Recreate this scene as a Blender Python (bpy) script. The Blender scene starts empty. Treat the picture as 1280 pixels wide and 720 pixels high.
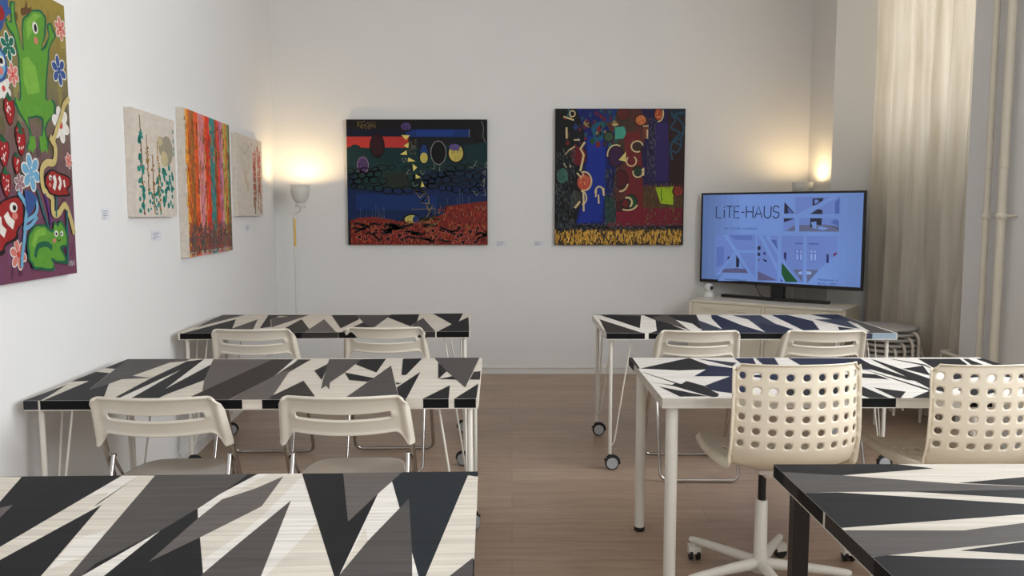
import bpy, bmesh, math, random
from mathutils import Vector, Matrix
from mathutils.geometry import tessellate_polygon
TPOS={'ML':((-1.607,2.637),1.15),'FL':((-1.712,4.141),2.9),'MR':((.501,2.672),0.2),'FR':((.485,4.152),0),'NL':((-1.508,1.0855),1.9),'NR':((.648,1.19),.4)}
LW_R,FILL_M,LW_F,LW_N=125,88,16,30
TOPS={
 'NL':('K',[('C', [(0.2986, 0.765), (0.3065, 0.765), (0.3871, 0.761), (0.4331, 0.5962), (0.4564, 0.5012)]), ('g', [(0.4506, 0.5518), (0.4717, 0.5769), (0.4875, 0.5024), (0.4903, 0.484)]), ('C', [(0.6171, 0.7636), (0.6946, 0.761), (0.7626, 0.2261), (0.7674, 0.1871), (0.7212, 0.1887), (0.715, 0.2277), (0.6595, 0.5707), (0.6074, 0.2955), (0.5767, 0.1345), (0.5538, 0.1686), (0.5738, 0.3534)]), ('W', [(0.6194, 0.7606), (0.6559, 0.7594), (0.6414, 0.4973), (0.6493, 0.5569), (0.6384, 0.6497), (0.6031, 0.619)]), ('W', [(0.7321, 0.4293), (0.7484, 0.3613), (0.7484, 0.3078), (0.7145, 0.2511), (0.6943, 0.3818)]), ('G', [(0.6946, 0.761), (0.8832, 0.765), (0.9119, 0.765), (0.8894, 0.631), (0.8695, 0.5379), (0.8392, 0.4207), (0.7842, 0.273), (0.7847, 0.2254), (0.7875, 0.1665), (0.7648, 0.1672), (0.7626, 0.2261)]), ('W', [(0.8392, 0.4207), (0.8221, 0.2241), (0.8196, 0.1869), (0.7773, 0.1868), (0.7847, 0.2254)]), ('C', [(0.8708, 0.5379), (0.8894, 0.631), (0.9333, 0.7649), (1.0366, 0.7645), (1.213, 0.2112), (1.236, 0.1376), (1.0975, 0.1422), (1.0889, 0.2153), (1.0536, 0.5817), (1.0108, 0.36), (0.9872, 0.2279), (0.928, 0.3855), (0.89, 0.4847)]), ('W', [(1.0412, 0.7437), (1.1354, 0.452), (1.0974, 0.215), (1.0914, 0.2), (1.0536, 0.5817), (1.0108, 0.36), (0.9872, 0.2279), (0.9672, 0.2836), (1.0003, 0.3956), (1.0163, 0.4914)]), ('W', [(0.8708, 0.5379), (0.8894, 0.631), (0.9333, 0.7649), (0.9569, 0.7641), (0.902, 0.5954), (0.89, 0.4847)]), ('g', [(0.8749, 0.2758), (0.89, 0.4847), (0.9037, 0.5928), (0.9568, 0.6628), (0.9981, 0.7451), (1.0003, 0.5476), (0.9735, 0.4863), (0.928, 0.3855)]), ('G', [(1.0536, 0.5817), (1.0889, 0.2153), (1.0959, 0.1423), (0.9783, 0.1462), (0.9872, 0.2279), (1.0108, 0.36)]), ('g', [(1.1332, 0.765), (1.2735, 0.765), (1.2542, 0.6966), (1.2348, 0.617), (1.1962, 0.4552)]), ('W', [(1.2562, 0.6994), (1.2914, 0.5274), (1.2496, 0.3586), (1.2218, 0.2147), (1.2348, 0.617)]), ('C', [(1.2347, 0.4228), (1.2496, 0.3586), (1.2218, 0.2147)]), ('S2', [(1.2726, 0.765), (1.4531, 0.765), (1.4533, 0.73), (1.4298, 0.7366), (1.3693, 0.206), (1.3556, 0.0936), (1.3681, 0.0931), (1.3557, 0.2064), (1.3372, 0.3013), (1.3058, 0.5832), (1.2914, 0.5274), (1.2571, 0.6993)]), ('G', [(1.3058, 0.5832), (1.3372, 0.3013), (1.3462, 0.2068), (1.3562, 0.0935), (1.1994, 0.0987), (1.2218, 0.2147), (1.2496, 0.3586), (1.2914, 0.5274)]), ('W', [(1.3372, 0.3013), (1.3564, 0.2064), (1.367, 0.1472), (1.3514, 0.1478)]), ('C', [(1.4298, 0.7366), (1.4534, 0.7242), (1.4507, 0.2718), (1.4101, 0.2046), (1.3801, 0.1468), (1.3617, 0.1335), (1.3693, 0.206)]), ('G', [(1.4482, 0.2761), (1.4491, 0.1036), (1.3607, 0.1065), (1.3801, 0.1468), (1.4101, 0.2046)])],[],[]),
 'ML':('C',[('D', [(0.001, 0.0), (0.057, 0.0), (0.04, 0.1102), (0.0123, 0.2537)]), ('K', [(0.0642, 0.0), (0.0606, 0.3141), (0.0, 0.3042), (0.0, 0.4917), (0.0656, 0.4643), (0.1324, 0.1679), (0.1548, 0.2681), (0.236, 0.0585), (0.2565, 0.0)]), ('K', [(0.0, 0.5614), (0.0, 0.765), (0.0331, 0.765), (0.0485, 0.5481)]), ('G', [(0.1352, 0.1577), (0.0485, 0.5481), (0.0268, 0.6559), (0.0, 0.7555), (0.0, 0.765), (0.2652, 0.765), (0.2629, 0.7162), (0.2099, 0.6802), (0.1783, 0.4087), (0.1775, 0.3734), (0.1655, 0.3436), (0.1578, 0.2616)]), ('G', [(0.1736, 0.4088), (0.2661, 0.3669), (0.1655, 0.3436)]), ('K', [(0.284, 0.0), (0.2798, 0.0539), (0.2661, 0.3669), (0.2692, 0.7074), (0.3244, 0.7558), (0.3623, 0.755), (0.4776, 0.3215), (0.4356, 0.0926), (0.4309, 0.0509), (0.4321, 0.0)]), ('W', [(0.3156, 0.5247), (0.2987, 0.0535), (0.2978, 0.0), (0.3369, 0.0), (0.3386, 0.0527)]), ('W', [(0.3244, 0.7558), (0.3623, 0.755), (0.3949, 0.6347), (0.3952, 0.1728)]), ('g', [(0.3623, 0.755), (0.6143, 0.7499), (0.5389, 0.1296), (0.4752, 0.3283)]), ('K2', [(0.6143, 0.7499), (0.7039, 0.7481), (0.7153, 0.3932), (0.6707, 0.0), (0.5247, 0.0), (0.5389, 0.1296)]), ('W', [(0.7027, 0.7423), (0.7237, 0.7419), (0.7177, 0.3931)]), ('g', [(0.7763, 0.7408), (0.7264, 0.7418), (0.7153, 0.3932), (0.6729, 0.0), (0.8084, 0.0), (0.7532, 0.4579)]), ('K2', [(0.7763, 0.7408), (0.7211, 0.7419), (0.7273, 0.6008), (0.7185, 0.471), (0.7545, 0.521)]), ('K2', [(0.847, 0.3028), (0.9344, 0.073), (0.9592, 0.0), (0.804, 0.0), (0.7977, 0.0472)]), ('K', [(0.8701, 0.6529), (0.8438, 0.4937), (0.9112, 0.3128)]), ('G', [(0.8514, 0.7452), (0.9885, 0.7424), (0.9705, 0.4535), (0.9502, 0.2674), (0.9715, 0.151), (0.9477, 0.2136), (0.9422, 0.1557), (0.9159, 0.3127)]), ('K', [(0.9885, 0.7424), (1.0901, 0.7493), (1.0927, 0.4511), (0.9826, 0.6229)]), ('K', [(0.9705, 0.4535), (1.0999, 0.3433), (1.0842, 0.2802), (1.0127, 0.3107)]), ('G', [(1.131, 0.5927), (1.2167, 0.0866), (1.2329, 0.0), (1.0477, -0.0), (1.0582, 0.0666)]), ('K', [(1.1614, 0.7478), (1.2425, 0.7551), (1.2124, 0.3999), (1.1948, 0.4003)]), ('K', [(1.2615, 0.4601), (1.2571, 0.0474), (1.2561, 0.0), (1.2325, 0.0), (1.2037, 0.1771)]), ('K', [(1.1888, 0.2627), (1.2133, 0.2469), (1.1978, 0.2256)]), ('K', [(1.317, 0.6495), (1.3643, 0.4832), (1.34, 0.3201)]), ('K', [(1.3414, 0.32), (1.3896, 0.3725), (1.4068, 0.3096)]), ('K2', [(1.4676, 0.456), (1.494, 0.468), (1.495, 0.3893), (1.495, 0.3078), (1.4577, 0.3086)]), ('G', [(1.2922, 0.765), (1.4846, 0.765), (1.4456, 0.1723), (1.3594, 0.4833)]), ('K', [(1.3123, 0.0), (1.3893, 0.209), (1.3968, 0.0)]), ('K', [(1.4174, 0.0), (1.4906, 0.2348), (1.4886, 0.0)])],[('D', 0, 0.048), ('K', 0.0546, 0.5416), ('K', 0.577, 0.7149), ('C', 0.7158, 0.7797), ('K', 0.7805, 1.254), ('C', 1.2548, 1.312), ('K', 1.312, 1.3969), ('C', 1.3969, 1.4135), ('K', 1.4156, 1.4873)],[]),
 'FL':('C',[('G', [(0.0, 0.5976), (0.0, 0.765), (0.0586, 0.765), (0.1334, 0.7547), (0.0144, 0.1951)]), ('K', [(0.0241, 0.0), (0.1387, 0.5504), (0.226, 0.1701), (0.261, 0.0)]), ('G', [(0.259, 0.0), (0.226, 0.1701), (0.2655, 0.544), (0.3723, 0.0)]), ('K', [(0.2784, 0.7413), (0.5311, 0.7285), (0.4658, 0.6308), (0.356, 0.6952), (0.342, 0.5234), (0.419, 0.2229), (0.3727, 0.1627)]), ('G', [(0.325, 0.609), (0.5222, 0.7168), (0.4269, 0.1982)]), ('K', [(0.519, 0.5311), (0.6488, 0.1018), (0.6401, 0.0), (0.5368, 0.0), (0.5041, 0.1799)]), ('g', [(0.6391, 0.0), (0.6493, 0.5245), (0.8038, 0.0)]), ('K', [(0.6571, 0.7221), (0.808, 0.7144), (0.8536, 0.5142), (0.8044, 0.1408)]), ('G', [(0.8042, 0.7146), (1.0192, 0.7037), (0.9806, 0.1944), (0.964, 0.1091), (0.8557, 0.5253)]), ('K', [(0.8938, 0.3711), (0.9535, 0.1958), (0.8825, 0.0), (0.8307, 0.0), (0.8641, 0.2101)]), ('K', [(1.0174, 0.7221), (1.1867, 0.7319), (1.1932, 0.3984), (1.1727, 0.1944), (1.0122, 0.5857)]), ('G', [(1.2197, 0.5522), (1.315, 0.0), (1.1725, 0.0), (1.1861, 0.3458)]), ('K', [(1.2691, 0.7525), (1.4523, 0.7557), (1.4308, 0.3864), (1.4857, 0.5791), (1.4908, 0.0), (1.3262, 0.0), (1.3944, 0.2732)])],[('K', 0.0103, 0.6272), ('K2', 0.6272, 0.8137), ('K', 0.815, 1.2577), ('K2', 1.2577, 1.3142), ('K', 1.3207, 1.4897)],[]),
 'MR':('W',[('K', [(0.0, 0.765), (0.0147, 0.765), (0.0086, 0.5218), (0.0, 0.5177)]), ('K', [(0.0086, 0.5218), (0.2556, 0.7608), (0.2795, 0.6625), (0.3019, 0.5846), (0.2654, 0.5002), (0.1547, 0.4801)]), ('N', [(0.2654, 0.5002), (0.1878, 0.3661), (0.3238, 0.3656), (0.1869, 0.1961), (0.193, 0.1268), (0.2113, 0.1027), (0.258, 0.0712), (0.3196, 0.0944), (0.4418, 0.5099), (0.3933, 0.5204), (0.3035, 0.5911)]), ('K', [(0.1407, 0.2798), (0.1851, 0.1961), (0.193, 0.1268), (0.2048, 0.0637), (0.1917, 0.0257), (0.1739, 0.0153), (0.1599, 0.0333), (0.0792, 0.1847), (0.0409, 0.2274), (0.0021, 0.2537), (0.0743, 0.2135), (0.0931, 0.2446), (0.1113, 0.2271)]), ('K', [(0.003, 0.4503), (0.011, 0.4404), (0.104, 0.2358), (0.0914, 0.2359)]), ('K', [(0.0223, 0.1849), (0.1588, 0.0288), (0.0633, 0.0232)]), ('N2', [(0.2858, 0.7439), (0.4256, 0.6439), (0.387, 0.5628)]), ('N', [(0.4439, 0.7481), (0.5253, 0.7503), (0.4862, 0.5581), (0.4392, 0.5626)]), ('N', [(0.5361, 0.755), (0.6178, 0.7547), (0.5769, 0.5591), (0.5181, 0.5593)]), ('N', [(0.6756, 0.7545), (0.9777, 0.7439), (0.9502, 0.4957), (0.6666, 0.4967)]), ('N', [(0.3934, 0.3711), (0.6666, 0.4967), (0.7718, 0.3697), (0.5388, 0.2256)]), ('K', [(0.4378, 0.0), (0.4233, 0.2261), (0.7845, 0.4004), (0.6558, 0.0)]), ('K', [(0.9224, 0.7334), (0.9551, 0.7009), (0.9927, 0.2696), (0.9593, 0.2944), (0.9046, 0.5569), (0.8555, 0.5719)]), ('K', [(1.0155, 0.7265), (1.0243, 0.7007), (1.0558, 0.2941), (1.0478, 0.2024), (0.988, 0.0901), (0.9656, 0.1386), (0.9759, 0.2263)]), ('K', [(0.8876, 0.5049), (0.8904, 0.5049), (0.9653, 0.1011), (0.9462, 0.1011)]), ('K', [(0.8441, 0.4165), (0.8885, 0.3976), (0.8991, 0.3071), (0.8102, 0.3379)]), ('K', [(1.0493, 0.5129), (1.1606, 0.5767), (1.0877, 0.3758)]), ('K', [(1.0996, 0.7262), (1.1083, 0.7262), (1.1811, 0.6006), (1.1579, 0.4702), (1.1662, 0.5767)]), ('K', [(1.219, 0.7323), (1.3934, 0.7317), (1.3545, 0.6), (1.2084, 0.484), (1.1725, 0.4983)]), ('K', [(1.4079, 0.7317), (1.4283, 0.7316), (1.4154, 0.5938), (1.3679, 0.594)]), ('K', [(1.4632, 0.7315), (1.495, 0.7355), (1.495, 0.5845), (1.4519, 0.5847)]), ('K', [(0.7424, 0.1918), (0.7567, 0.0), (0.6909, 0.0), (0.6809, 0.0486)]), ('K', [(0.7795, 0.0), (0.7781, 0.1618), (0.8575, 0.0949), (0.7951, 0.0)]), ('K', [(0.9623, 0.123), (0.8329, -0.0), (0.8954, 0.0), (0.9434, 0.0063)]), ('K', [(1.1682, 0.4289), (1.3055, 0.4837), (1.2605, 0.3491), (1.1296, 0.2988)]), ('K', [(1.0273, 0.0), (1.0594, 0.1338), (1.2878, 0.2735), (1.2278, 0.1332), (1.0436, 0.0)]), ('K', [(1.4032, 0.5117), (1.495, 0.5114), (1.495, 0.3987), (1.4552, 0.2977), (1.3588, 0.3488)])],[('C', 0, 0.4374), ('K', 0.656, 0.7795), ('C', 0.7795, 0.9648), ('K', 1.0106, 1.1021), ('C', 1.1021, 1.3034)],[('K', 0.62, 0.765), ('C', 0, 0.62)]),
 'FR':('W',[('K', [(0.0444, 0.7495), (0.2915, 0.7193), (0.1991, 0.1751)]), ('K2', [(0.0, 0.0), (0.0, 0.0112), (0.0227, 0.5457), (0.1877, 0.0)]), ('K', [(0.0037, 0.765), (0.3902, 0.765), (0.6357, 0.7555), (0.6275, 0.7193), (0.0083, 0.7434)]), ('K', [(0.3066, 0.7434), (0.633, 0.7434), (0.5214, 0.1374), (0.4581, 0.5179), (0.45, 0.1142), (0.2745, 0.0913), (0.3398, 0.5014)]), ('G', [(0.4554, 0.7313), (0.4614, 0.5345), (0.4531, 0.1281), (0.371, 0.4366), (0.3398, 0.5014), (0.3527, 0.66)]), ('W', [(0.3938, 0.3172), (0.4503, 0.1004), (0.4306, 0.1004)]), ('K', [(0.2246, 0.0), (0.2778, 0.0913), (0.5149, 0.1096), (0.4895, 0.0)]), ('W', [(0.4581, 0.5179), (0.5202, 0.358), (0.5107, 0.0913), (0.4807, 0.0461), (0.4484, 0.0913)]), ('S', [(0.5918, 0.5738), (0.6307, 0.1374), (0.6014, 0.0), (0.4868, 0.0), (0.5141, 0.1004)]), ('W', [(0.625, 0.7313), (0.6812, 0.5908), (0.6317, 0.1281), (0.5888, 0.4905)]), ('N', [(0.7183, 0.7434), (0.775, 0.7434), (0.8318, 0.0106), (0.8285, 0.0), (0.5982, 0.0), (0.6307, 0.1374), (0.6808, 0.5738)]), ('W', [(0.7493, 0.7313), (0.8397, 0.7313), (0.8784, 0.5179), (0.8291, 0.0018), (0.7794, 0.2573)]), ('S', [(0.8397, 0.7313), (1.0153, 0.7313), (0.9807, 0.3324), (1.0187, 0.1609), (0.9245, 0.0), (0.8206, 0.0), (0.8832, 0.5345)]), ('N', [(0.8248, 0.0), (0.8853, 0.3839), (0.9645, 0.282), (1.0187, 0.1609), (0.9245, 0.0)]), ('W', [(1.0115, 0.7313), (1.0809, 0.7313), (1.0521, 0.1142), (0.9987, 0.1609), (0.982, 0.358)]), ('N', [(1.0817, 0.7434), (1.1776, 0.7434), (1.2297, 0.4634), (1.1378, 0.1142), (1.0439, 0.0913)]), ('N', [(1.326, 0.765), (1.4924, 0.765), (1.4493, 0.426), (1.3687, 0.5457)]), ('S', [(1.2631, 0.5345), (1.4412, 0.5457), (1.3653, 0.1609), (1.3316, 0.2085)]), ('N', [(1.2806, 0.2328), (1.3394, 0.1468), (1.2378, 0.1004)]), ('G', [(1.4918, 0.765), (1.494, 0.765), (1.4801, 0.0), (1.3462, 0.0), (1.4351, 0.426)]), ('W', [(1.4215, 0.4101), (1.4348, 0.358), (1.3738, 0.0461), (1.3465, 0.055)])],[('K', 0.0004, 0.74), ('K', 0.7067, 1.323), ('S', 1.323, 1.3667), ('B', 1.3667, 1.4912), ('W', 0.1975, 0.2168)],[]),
 'NR':('C',[('K', [(0.0, 0.765), (0.3036, 0.765), (0.3768, 0.7308), (0.1329, 0.6797), (0.0, 0.702)]), ('G', [(0.0, 0.7052), (0.1329, 0.6797), (0.3651, 0.6211), (0.512, 0.5996), (0.6039, 0.5882), (0.5966, 0.5776), (0.4968, 0.5756), (0.2332, 0.567), (0.0771, 0.5655), (0.0, 0.5574)]), ('K', [(0.3758, 0.6238), (0.5535, 0.6651), (0.7294, 0.7008), (0.6507, 0.5905), (0.5137, 0.6022)]), ('K', [(0.2332, 0.567), (0.4984, 0.5783), (0.6507, 0.5905), (0.5856, 0.4993), (0.4628, 0.5222)]), ('K', [(0.0, 0.5573), (0.076, 0.5629), (0.4413, 0.4882), (0.5603, 0.4639), (0.5481, 0.4467), (0.4035, 0.4286), (0.0, 0.3593)]), ('G', [(0.0, 0.3478), (0.2334, 0.3452), (0.3741, 0.3823), (0.5321, 0.4243), (0.4584, 0.3209), (0.3175, 0.2932), (0.0314, 0.2303), (0.0, 0.2248)]), ('K', [(0.1728, 0.2504), (0.3146, 0.2885), (0.4584, 0.3209), (0.3811, 0.2125), (0.2793, 0.2329)]), ('K', [(0.0, 0.0), (0.0, 0.2235), (0.0314, 0.2303), (0.2632, 0.2075), (0.3692, 0.1959), (0.4592, 0.0)])],[],[('K', 0, 0.215), ('G', 0.215, 0.44), ('C', 0.44, 0.45), ('K', 0.45, 0.6), ('G', 0.6, 0.69), ('K', 0.69, 0.765)]),
}
FROG=[('poly', 'dg', [(-0.387, 0.379), (-0.35, 0.381), (-0.347, 0.259), (-0.367, 0.193), (-0.412, 0.158), (-0.412, 0.134), (-0.38, 0.139), (-0.38, 0.082), (-0.348, 0.071), (-0.348, 0.125), (-0.328, 0.178), (-0.313, 0.214), (-0.307, 0.122), (-0.253, 0.077), (-0.19, 0.058), (-0.142, 0.071), (-0.148, 0.133), (-0.183, 0.188), (-0.131, 0.137), (-0.137, 0.097), (-0.107, 0.083), (-0.087, 0.106), (-0.074, 0.125), (-0.124, 0.176), (-0.143, 0.242), (-0.165, 0.356), (-0.107, 0.362), (-0.106, 0.397), (-0.183, 0.461), (-0.173, 0.529), (-0.24, 0.535), (-0.212, 0.437), (-0.298, 0.44), (-0.275, 0.537), (-0.328, 0.542), (-0.302, 0.48), (-0.384, 0.405)]), ('poly', 'gr', [(-0.375, 0.379), (-0.34, 0.38), (-0.337, 0.257), (-0.357, 0.187), (-0.402, 0.153), (-0.403, 0.141), (-0.372, 0.143), (-0.368, 0.084), (-0.355, 0.079), (-0.356, 0.13), (-0.335, 0.179), (-0.308, 0.222), (-0.297, 0.123), (-0.247, 0.081), (-0.195, 0.066), (-0.154, 0.077), (-0.163, 0.14), (-0.19, 0.196), (-0.156, 0.183), (-0.122, 0.135), (-0.126, 0.098), (-0.112, 0.091), (-0.099, 0.113), (-0.086, 0.127), (-0.136, 0.179), (-0.154, 0.244), (-0.177, 0.357), (-0.122, 0.367), (-0.121, 0.399), (-0.195, 0.462), (-0.183, 0.53), (-0.231, 0.534), (-0.197, 0.428), (-0.304, 0.434), (-0.282, 0.538), (-0.315, 0.541), (-0.293, 0.479), (-0.371, 0.4)]), ('poly', 'gl', [(-0.284, 0.123), (-0.226, 0.077), (-0.178, 0.076), (-0.215, 0.101), (-0.277, 0.18)]), ('poly', 'gl', [(-0.317, 0.247), (-0.283, 0.234), (-0.232, 0.258), (-0.213, 0.342), (-0.296, 0.361), (-0.318, 0.318)]), ('poly', 'gr', [(-0.299, 0.499), (-0.263, 0.496), (-0.26, 0.531), (-0.284, 0.554), (-0.297, 0.541), (-0.312, 0.553)]), ('poly', 'gr', [(-0.234, 0.493), (-0.189, 0.489), (-0.175, 0.547), (-0.201, 0.534), (-0.226, 0.55)]), ('poly', 'br', [(-0.308, 0.106), (-0.247, 0.082), (-0.238, 0.06), (-0.265, 0.07), (-0.276, 0.05), (-0.289, 0.076), (-0.312, 0.085)]), ('ell', 'wh', [(-0.223, 0.127)], 0.02, 0.038), ('ell', 'bk', [(-0.221, 0.127)], 0.011, 0.026), ('ell', 'pk', [(-0.222, 0.169)], 0.013, 0.024), ('flower', 'pk', [(-0.039, 0.089)], 0.05), ('flower', 'pk', [(-0.386, 0.31)], 0.045), ('flower', 'wh', [(-0.446, 0.363)], 0.05), ('flower', 'wh', [(-0.074, 0.437)], 0.075), ('flower', 'dt', [(-0.407, 0.225)], 0.055), ('flower', 'bl', [(-0.068, 0.243)], 0.065), ('flower', 'lb', [(-0.305, 0.619)], 0.075), ('flower', 'pk', [(-0.415, 0.89)], 0.06), ('flower', 'pk', [(-0.029, 0.563)], 0.035), ('flower', 'mg', [(-0.384, 0.657)], 0.04), ('berry', 'rd', [(-0.422, 0.426)], 0.06), ('berry', 'rd', [(-0.366, 0.506)], 0.055), ('berry', 'rd', [(-0.47, 0.561)], 0.06), ('berry', 'rd', [(-0.363, 0.522)], 0.055), ('berry', 'rd', [(-0.397, 0.596)], 0.042), ('berry', 'rd', [(-0.468, 0.66)], 0.055), ('line', 'ye', [(-0.003, 0.333), (-0.045, 0.361), (-0.073, 0.407), (-0.109, 0.454), (-0.153, 0.514)], 0.022), ('line', 'ye', [(-0.166, 0.487), (-0.131, 0.521), (-0.144, 0.574), (-0.199, 0.581), (-0.236, 0.608), (-0.231, 0.673), (-0.174, 0.701), (-0.171, 0.753), (-0.132, 0.757), (-0.08, 0.726), (-0.043, 0.769), (-0.015, 0.832)], 0.025), ('line', 'te', [(-0.275, 0.675), (-0.246, 0.739), (-0.208, 0.805)], 0.012), ('line', 'pu', [(-0.225, 0.688), (-0.201, 0.746), (-0.192, 0.798)], 0.012), ('line', 'te', [(-0.139, 0.671), (-0.149, 0.768)], 0.01), ('line', 'te', [(-0.066, 0.745), (-0.078, 0.938)], 0.014), ('poly', 'bk', [(-0.219, 0.629), (-0.171, 0.601), (-0.084, 0.612), (-0.027, 0.625), (-0.022, 0.652), (-0.049, 0.672), (-0.034, 0.691), (-0.11, 0.696), (-0.188, 0.69), (-0.222, 0.658)]), ('poly', 'rd', [(-0.209, 0.633), (-0.167, 0.607), (-0.088, 0.618), (-0.036, 0.629), (-0.032, 0.65), (-0.061, 0.668), (-0.051, 0.685), (-0.109, 0.691), (-0.18, 0.685), (-0.212, 0.657)]), ('line', 'wh', [(-0.153, 0.623), (-0.144, 0.645), (-0.158, 0.671)], 0.02), ('line', 'wh', [(-0.115, 0.625), (-0.104, 0.647), (-0.12, 0.67)], 0.016), ('line', 'wh', [(-0.079, 0.635), (-0.073, 0.661)], 0.012), ('ell', 'wh', [(-0.178, 0.631)], 0.012, 0.018), ('ell', 'bk', [(-0.175, 0.633)], 0.006, 0.009), ('ell', 'pk', [(-0.184, 0.657)], 0.011, 0.014), ('poly', 'bk', [(-0.56, 0.734), (-0.492, 0.714), (-0.415, 0.698), (-0.371, 0.719), (-0.37, 0.781), (-0.414, 0.815), (-0.423, 0.842), (-0.495, 0.86), (-0.51, 0.886), (-0.574, 0.869)]), ('poly', 'rd', [(-0.561, 0.741), (-0.493, 0.719), (-0.415, 0.704), (-0.38, 0.722), (-0.381, 0.781), (-0.424, 0.813), (-0.439, 0.835), (-0.501, 0.853), (-0.519, 0.872), (-0.574, 0.863)]), ('line', 'wh', [(-0.482, 0.757), (-0.468, 0.777), (-0.438, 0.794)], 0.03), ('line', 'wh', [(-0.525, 0.767), (-0.52, 0.799), (-0.491, 0.82)], 0.03), ('line', 'wh', [(-0.551, 0.818), (-0.536, 0.845)], 0.025), ('ell', 'wh', [(-0.434, 0.737)], 0.025, 0.032), ('ell', 'bk', [(-0.429, 0.738)], 0.012, 0.018), ('ell', 'pk', [(-0.428, 0.764)], 0.018, 0.024), ('line', 'lb', [(-0.4, 0.686), (-0.37, 0.712), (-0.352, 0.739), (-0.364, 0.781), (-0.376, 0.837), (-0.395, 0.891), (-0.403, 0.932)], 0.018), ('line', 'lb', [(-0.357, 0.781), (-0.299, 0.76), (-0.281, 0.732), (-0.293, 0.703)], 0.015), ('line', 'lb', [(-0.38, 0.809), (-0.331, 0.796), (-0.285, 0.768)], 0.015), ('poly', 'bl', [(-0.36, 0.68), (-0.319, 0.683), (-0.278, 0.703), (-0.296, 0.732), (-0.342, 0.767), (-0.359, 0.739)]), ('poly', 'dg', [(-0.355, 0.83), (-0.31, 0.796), (-0.237, 0.793), (-0.182, 0.813), (-0.167, 0.783), (-0.144, 0.791), (-0.119, 0.78), (-0.091, 0.799), (-0.067, 0.838), (-0.071, 0.877), (-0.114, 0.886), (-0.077, 0.931), (-0.087, 0.942), (-0.151, 0.934), (-0.19, 0.928), (-0.189, 0.958), (-0.318, 0.945), (-0.357, 0.914), (-0.364, 0.872)]), ('poly', 'gr', [(-0.346, 0.834), (-0.303, 0.803), (-0.242, 0.8), (-0.184, 0.824), (-0.16, 0.794), (-0.14, 0.802), (-0.12, 0.789), (-0.102, 0.803), (-0.082, 0.838), (-0.085, 0.868), (-0.137, 0.878), (-0.102, 0.925), (-0.158, 0.926), (-0.204, 0.912), (-0.197, 0.948), (-0.31, 0.937), (-0.343, 0.912), (-0.35, 0.872)]), ('line', 'dg', [(-0.314, 0.903), (-0.289, 0.868), (-0.229, 0.863), (-0.193, 0.879)], 0.02), ('line', 'gl', [(-0.324, 0.866), (-0.291, 0.825), (-0.232, 0.819)], 0.025), ('ell', 'wh', [(-0.157, 0.828)], 0.015, 0.022), ('ell', 'wh', [(-0.116, 0.829)], 0.012, 0.02), ('ell', 'bk', [(-0.157, 0.829)], 0.007, 0.011), ('ell', 'bk', [(-0.119, 0.83)], 0.006, 0.01), ('line', 'bk', [(-0.155, 0.847), (-0.14, 0.855), (-0.126, 0.848)], 0.004), ('ell', 'pk', [(-0.174, 0.852)], 0.012, 0.015), ('poly', 'bl', [(-0.461, 0.072), (-0.403, 0.069), (-0.395, 0.105), (-0.384, 0.114), (-0.422, 0.142), (-0.45, 0.185), (-0.473, 0.184), (-0.519, 0.2), (-0.534, 0.139)]), ('ell', 'rd', [(-0.462, 0.13)], 0.04, 0.05), ('poly', 'bl', [(-0.545, 0.241), (-0.467, 0.235), (-0.434, 0.256), (-0.424, 0.298), (-0.442, 0.332), (-0.491, 0.358), (-0.559, 0.368)]), ('poly', 'lb', [(-0.546, 0.25), (-0.474, 0.245), (-0.444, 0.261), (-0.437, 0.3), (-0.453, 0.327), (-0.49, 0.345), (-0.557, 0.356)]), ('ell', 'wh', [(-0.462, 0.28)], 0.025, 0.032), ('ell', 'bk', [(-0.46, 0.28)], 0.012, 0.018), ('ell', 'pk', [(-0.469, 0.311)], 0.02, 0.024)]
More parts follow.
